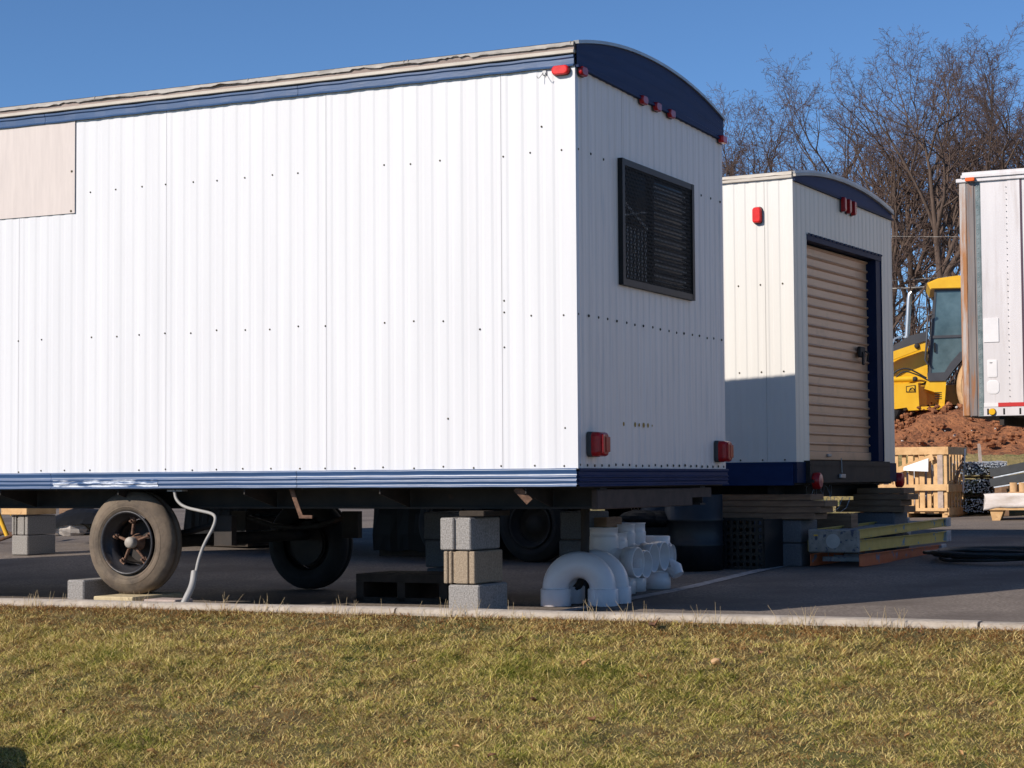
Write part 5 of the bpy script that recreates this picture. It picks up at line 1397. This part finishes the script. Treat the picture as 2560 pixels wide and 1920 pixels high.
# ------------------------------------------------------------------ litter on the lawn
random.seed(66)
lm = []
for k in range(3):
    mb = MB(); n_ = 9; rows = []
    for i in range(5):
        t_ = i/4*2-1; w = (1-abs(t_)**1.6)*.024
        rows.append([(t_*.04, s_*w+.006*sin(i*2+k), .010+.014*abs(s_)*(1+.4*k)+.006*cos(t_*3+k)) for s_ in (-1, -.5, 0, .5, 1)])
    mb.sheet(rows, True); lm.append(mb)
spots = [(1643, 1566), (1728, 1558), (1792, 1658), (1450, 1655), (1035, 1655), (1600, 1690), (1020, 1855), (1140, 1868), (1480, 1800), (2020, 1610), (2270, 1840), (560, 1560), (820, 1600), (330, 1660), (745, 1655), (2050, 1740), (1900, 1635), (2380, 1650), (2480, 1760), (1850, 1880), (1330, 1750), (640, 1720), (380, 1880), (600, 1880), (1230, 1890), (1560, 1840), (2130, 1880), (2400, 1880), (160, 1780), (1100, 1560), (1400, 1560), (2000, 1570), (2300, 1580), (1470, 1652), (1462, 1660), (450, 1745), (700, 1810), (1300, 1600), (905, 1680)]
def on_lawn(px, py):
    # march along the view ray to the bank
    f = 4780.5; pit = .04981; rol = .006527
    xr, zr = (px-1280)/f, -(py-960)/f
    x = xr*cos(rol)+zr*sin(rol); z = -xr*sin(rol)+zr*cos(rol); Yd = cos(pit)-z*sin(pit); Zd = sin(pit)+z*cos(pit)
    t = 6.0
    while t < 12:
        X_, Y_, Z_ = x*t, Yd*t, Zd*t+EYE
        rel_ = Vector((X_, Y_))-K0; s_ = rel_.dot(KD); d_ = rel_.dot(KN)
        if d_ > .15 and Z_ < lawn_z(s_, d_)+.02: return X_, Y_, lawn_z(s_, d_)
        t += .01
    return X_, Y_, .13
protoL = {}
for i, (px, py) in enumerate(spots):
    x, y, z = on_lawn(px, py); k = i % 3; m_ = M['leaf'] if i % 4 else M['leaf2']
    mb = lm[k]
    if k not in protoL: protoL[k] = mb.build('dead_leaf', M['leaf'], fix=False); o = protoL[k]
    else:
        o = protoL[k].copy(); COL.objects.link(o)
    o.location = (x, y, z+.012); o.rotation_euler = (random.uniform(-.5, .5), random.uniform(-.5, .5), random.uniform(0, 6))
    sc = random.uniform(.28, .60) if i else 1.4
    o.scale = (sc, sc, sc)
    o.material_slots[0].link = 'OBJECT'; o.material_slots[0].material = m_
    tag(o, 'dead brown leaf lying loose on the short grass' if i else 'largest tan dead leaf, on the grass just below the kerb', 'leaf', 'dead leaves on the lawn')
x, y, z = on_lawn(1790, 1655)
mb = MB(); blob(mb, (0, 0, 0), .02, (1.2, 1, .8), 10, 7, .08); tag(mb.build('pebble', M['mud'], None, (x, y, z+.02)), 'rounded tan pebble resting on the lawn', 'pebble')
x, y = .74, 11.0
# unseen blob added left of the view to cast the bottom-left shadow
bs, bd = -.55, 2.75
x, y = -2.76, 7.92
rel_ = Vector((x, y))-K0; zz = lawn_z(rel_.dot(KD), rel_.dot(KN))
mb = MB(); random.seed(3); blob(mb, (0, 0, 0), .50, (1, 1, .84), 22, 14, .04)
BO = tag(mb.build('shadow_caster', M['rock'], None, (x-.03, y+.0, zz+.07)), 'rounded shadow caster added on the lawn, unseen just left of the view', 'shadow_caster')

# ------------------------------------------------------------------ camera, light, world
cam = bpy.data.cameras.new('camera'); co = bpy.data.objects.new('camera', cam); COL.objects.link(co)
cam.sensor_width = 36; cam.lens = 4780.5/2560*36; cam.clip_start = .1; cam.clip_end = 4000
pit, rol = .049812, .006527
fwd = Vector((0, cos(pit), sin(pit))); up0 = Vector((0, -sin(pit), cos(pit))); rt0 = Vector((1, 0, 0))
# image right = rt*cos(rol) - up*sin(rol) ; image up = rt*sin(rol) + up*cos(rol)
rt = rt0*cos(rol)-up0*sin(rol); up_ = rt0*sin(rol)+up0*cos(rol)
mw = Matrix((rt, up_, -fwd)).transposed().to_4x4(); mw.translation = Vector((0, 0, EYE))
co.matrix_world = mw
scene.camera = co

sun = bpy.data.lights.new('sun', 'SUN'); so = bpy.data.objects.new('sun', sun); COL.objects.link(so)
sun.energy = 4.9; sun.angle = radians(.5); sun.color = (1, .91, .80)
tr = Vector((SUN_H[0]*cos(SUN_EL), SUN_H[1]*cos(SUN_EL), -sin(SUN_EL)))
so.rotation_euler = tr.to_track_quat('-Z', 'Y').to_euler(); so.location = (-10, -8, 12)
w = bpy.data.worlds.new('World'); scene.world = w; w.use_nodes = True
N_ = w.node_tree.nodes; L_ = w.node_tree.links
bg = N_['Background']; sky = N_.new('ShaderNodeTexSky'); sky.sky_type = 'NISHITA'; sky.sun_disc = False
sky.sun_elevation = SUN_EL; sky.sun_rotation = atan2(-SUN_H[0], -SUN_H[1]) % (2*pi)
sky.altitude = 1500; sky.air_density = .8; sky.dust_density = .2; sky.ozone_density = 3.0
mx = N_.new('ShaderNodeMix'); mx.data_type = 'RGBA'; mx.blend_type = 'MULTIPLY'; mx.inputs['Factor'].default_value = 1; mx.inputs['B'].default_value = (.66, .85, 1.00, 1)
L_.new(sky.outputs['Color'], mx.inputs['A']); L_.new(mx.outputs['Result'], bg.inputs['Color']); bg.inputs['Strength'].default_value = .116
scene.view_settings.view_transform = 'Standard'; scene.view_settings.look = 'None'
scene.view_settings.exposure = .14; scene.view_settings.gamma = 1
scene.cycles.max_bounces = 6; scene.cycles.diffuse_bounces = 3
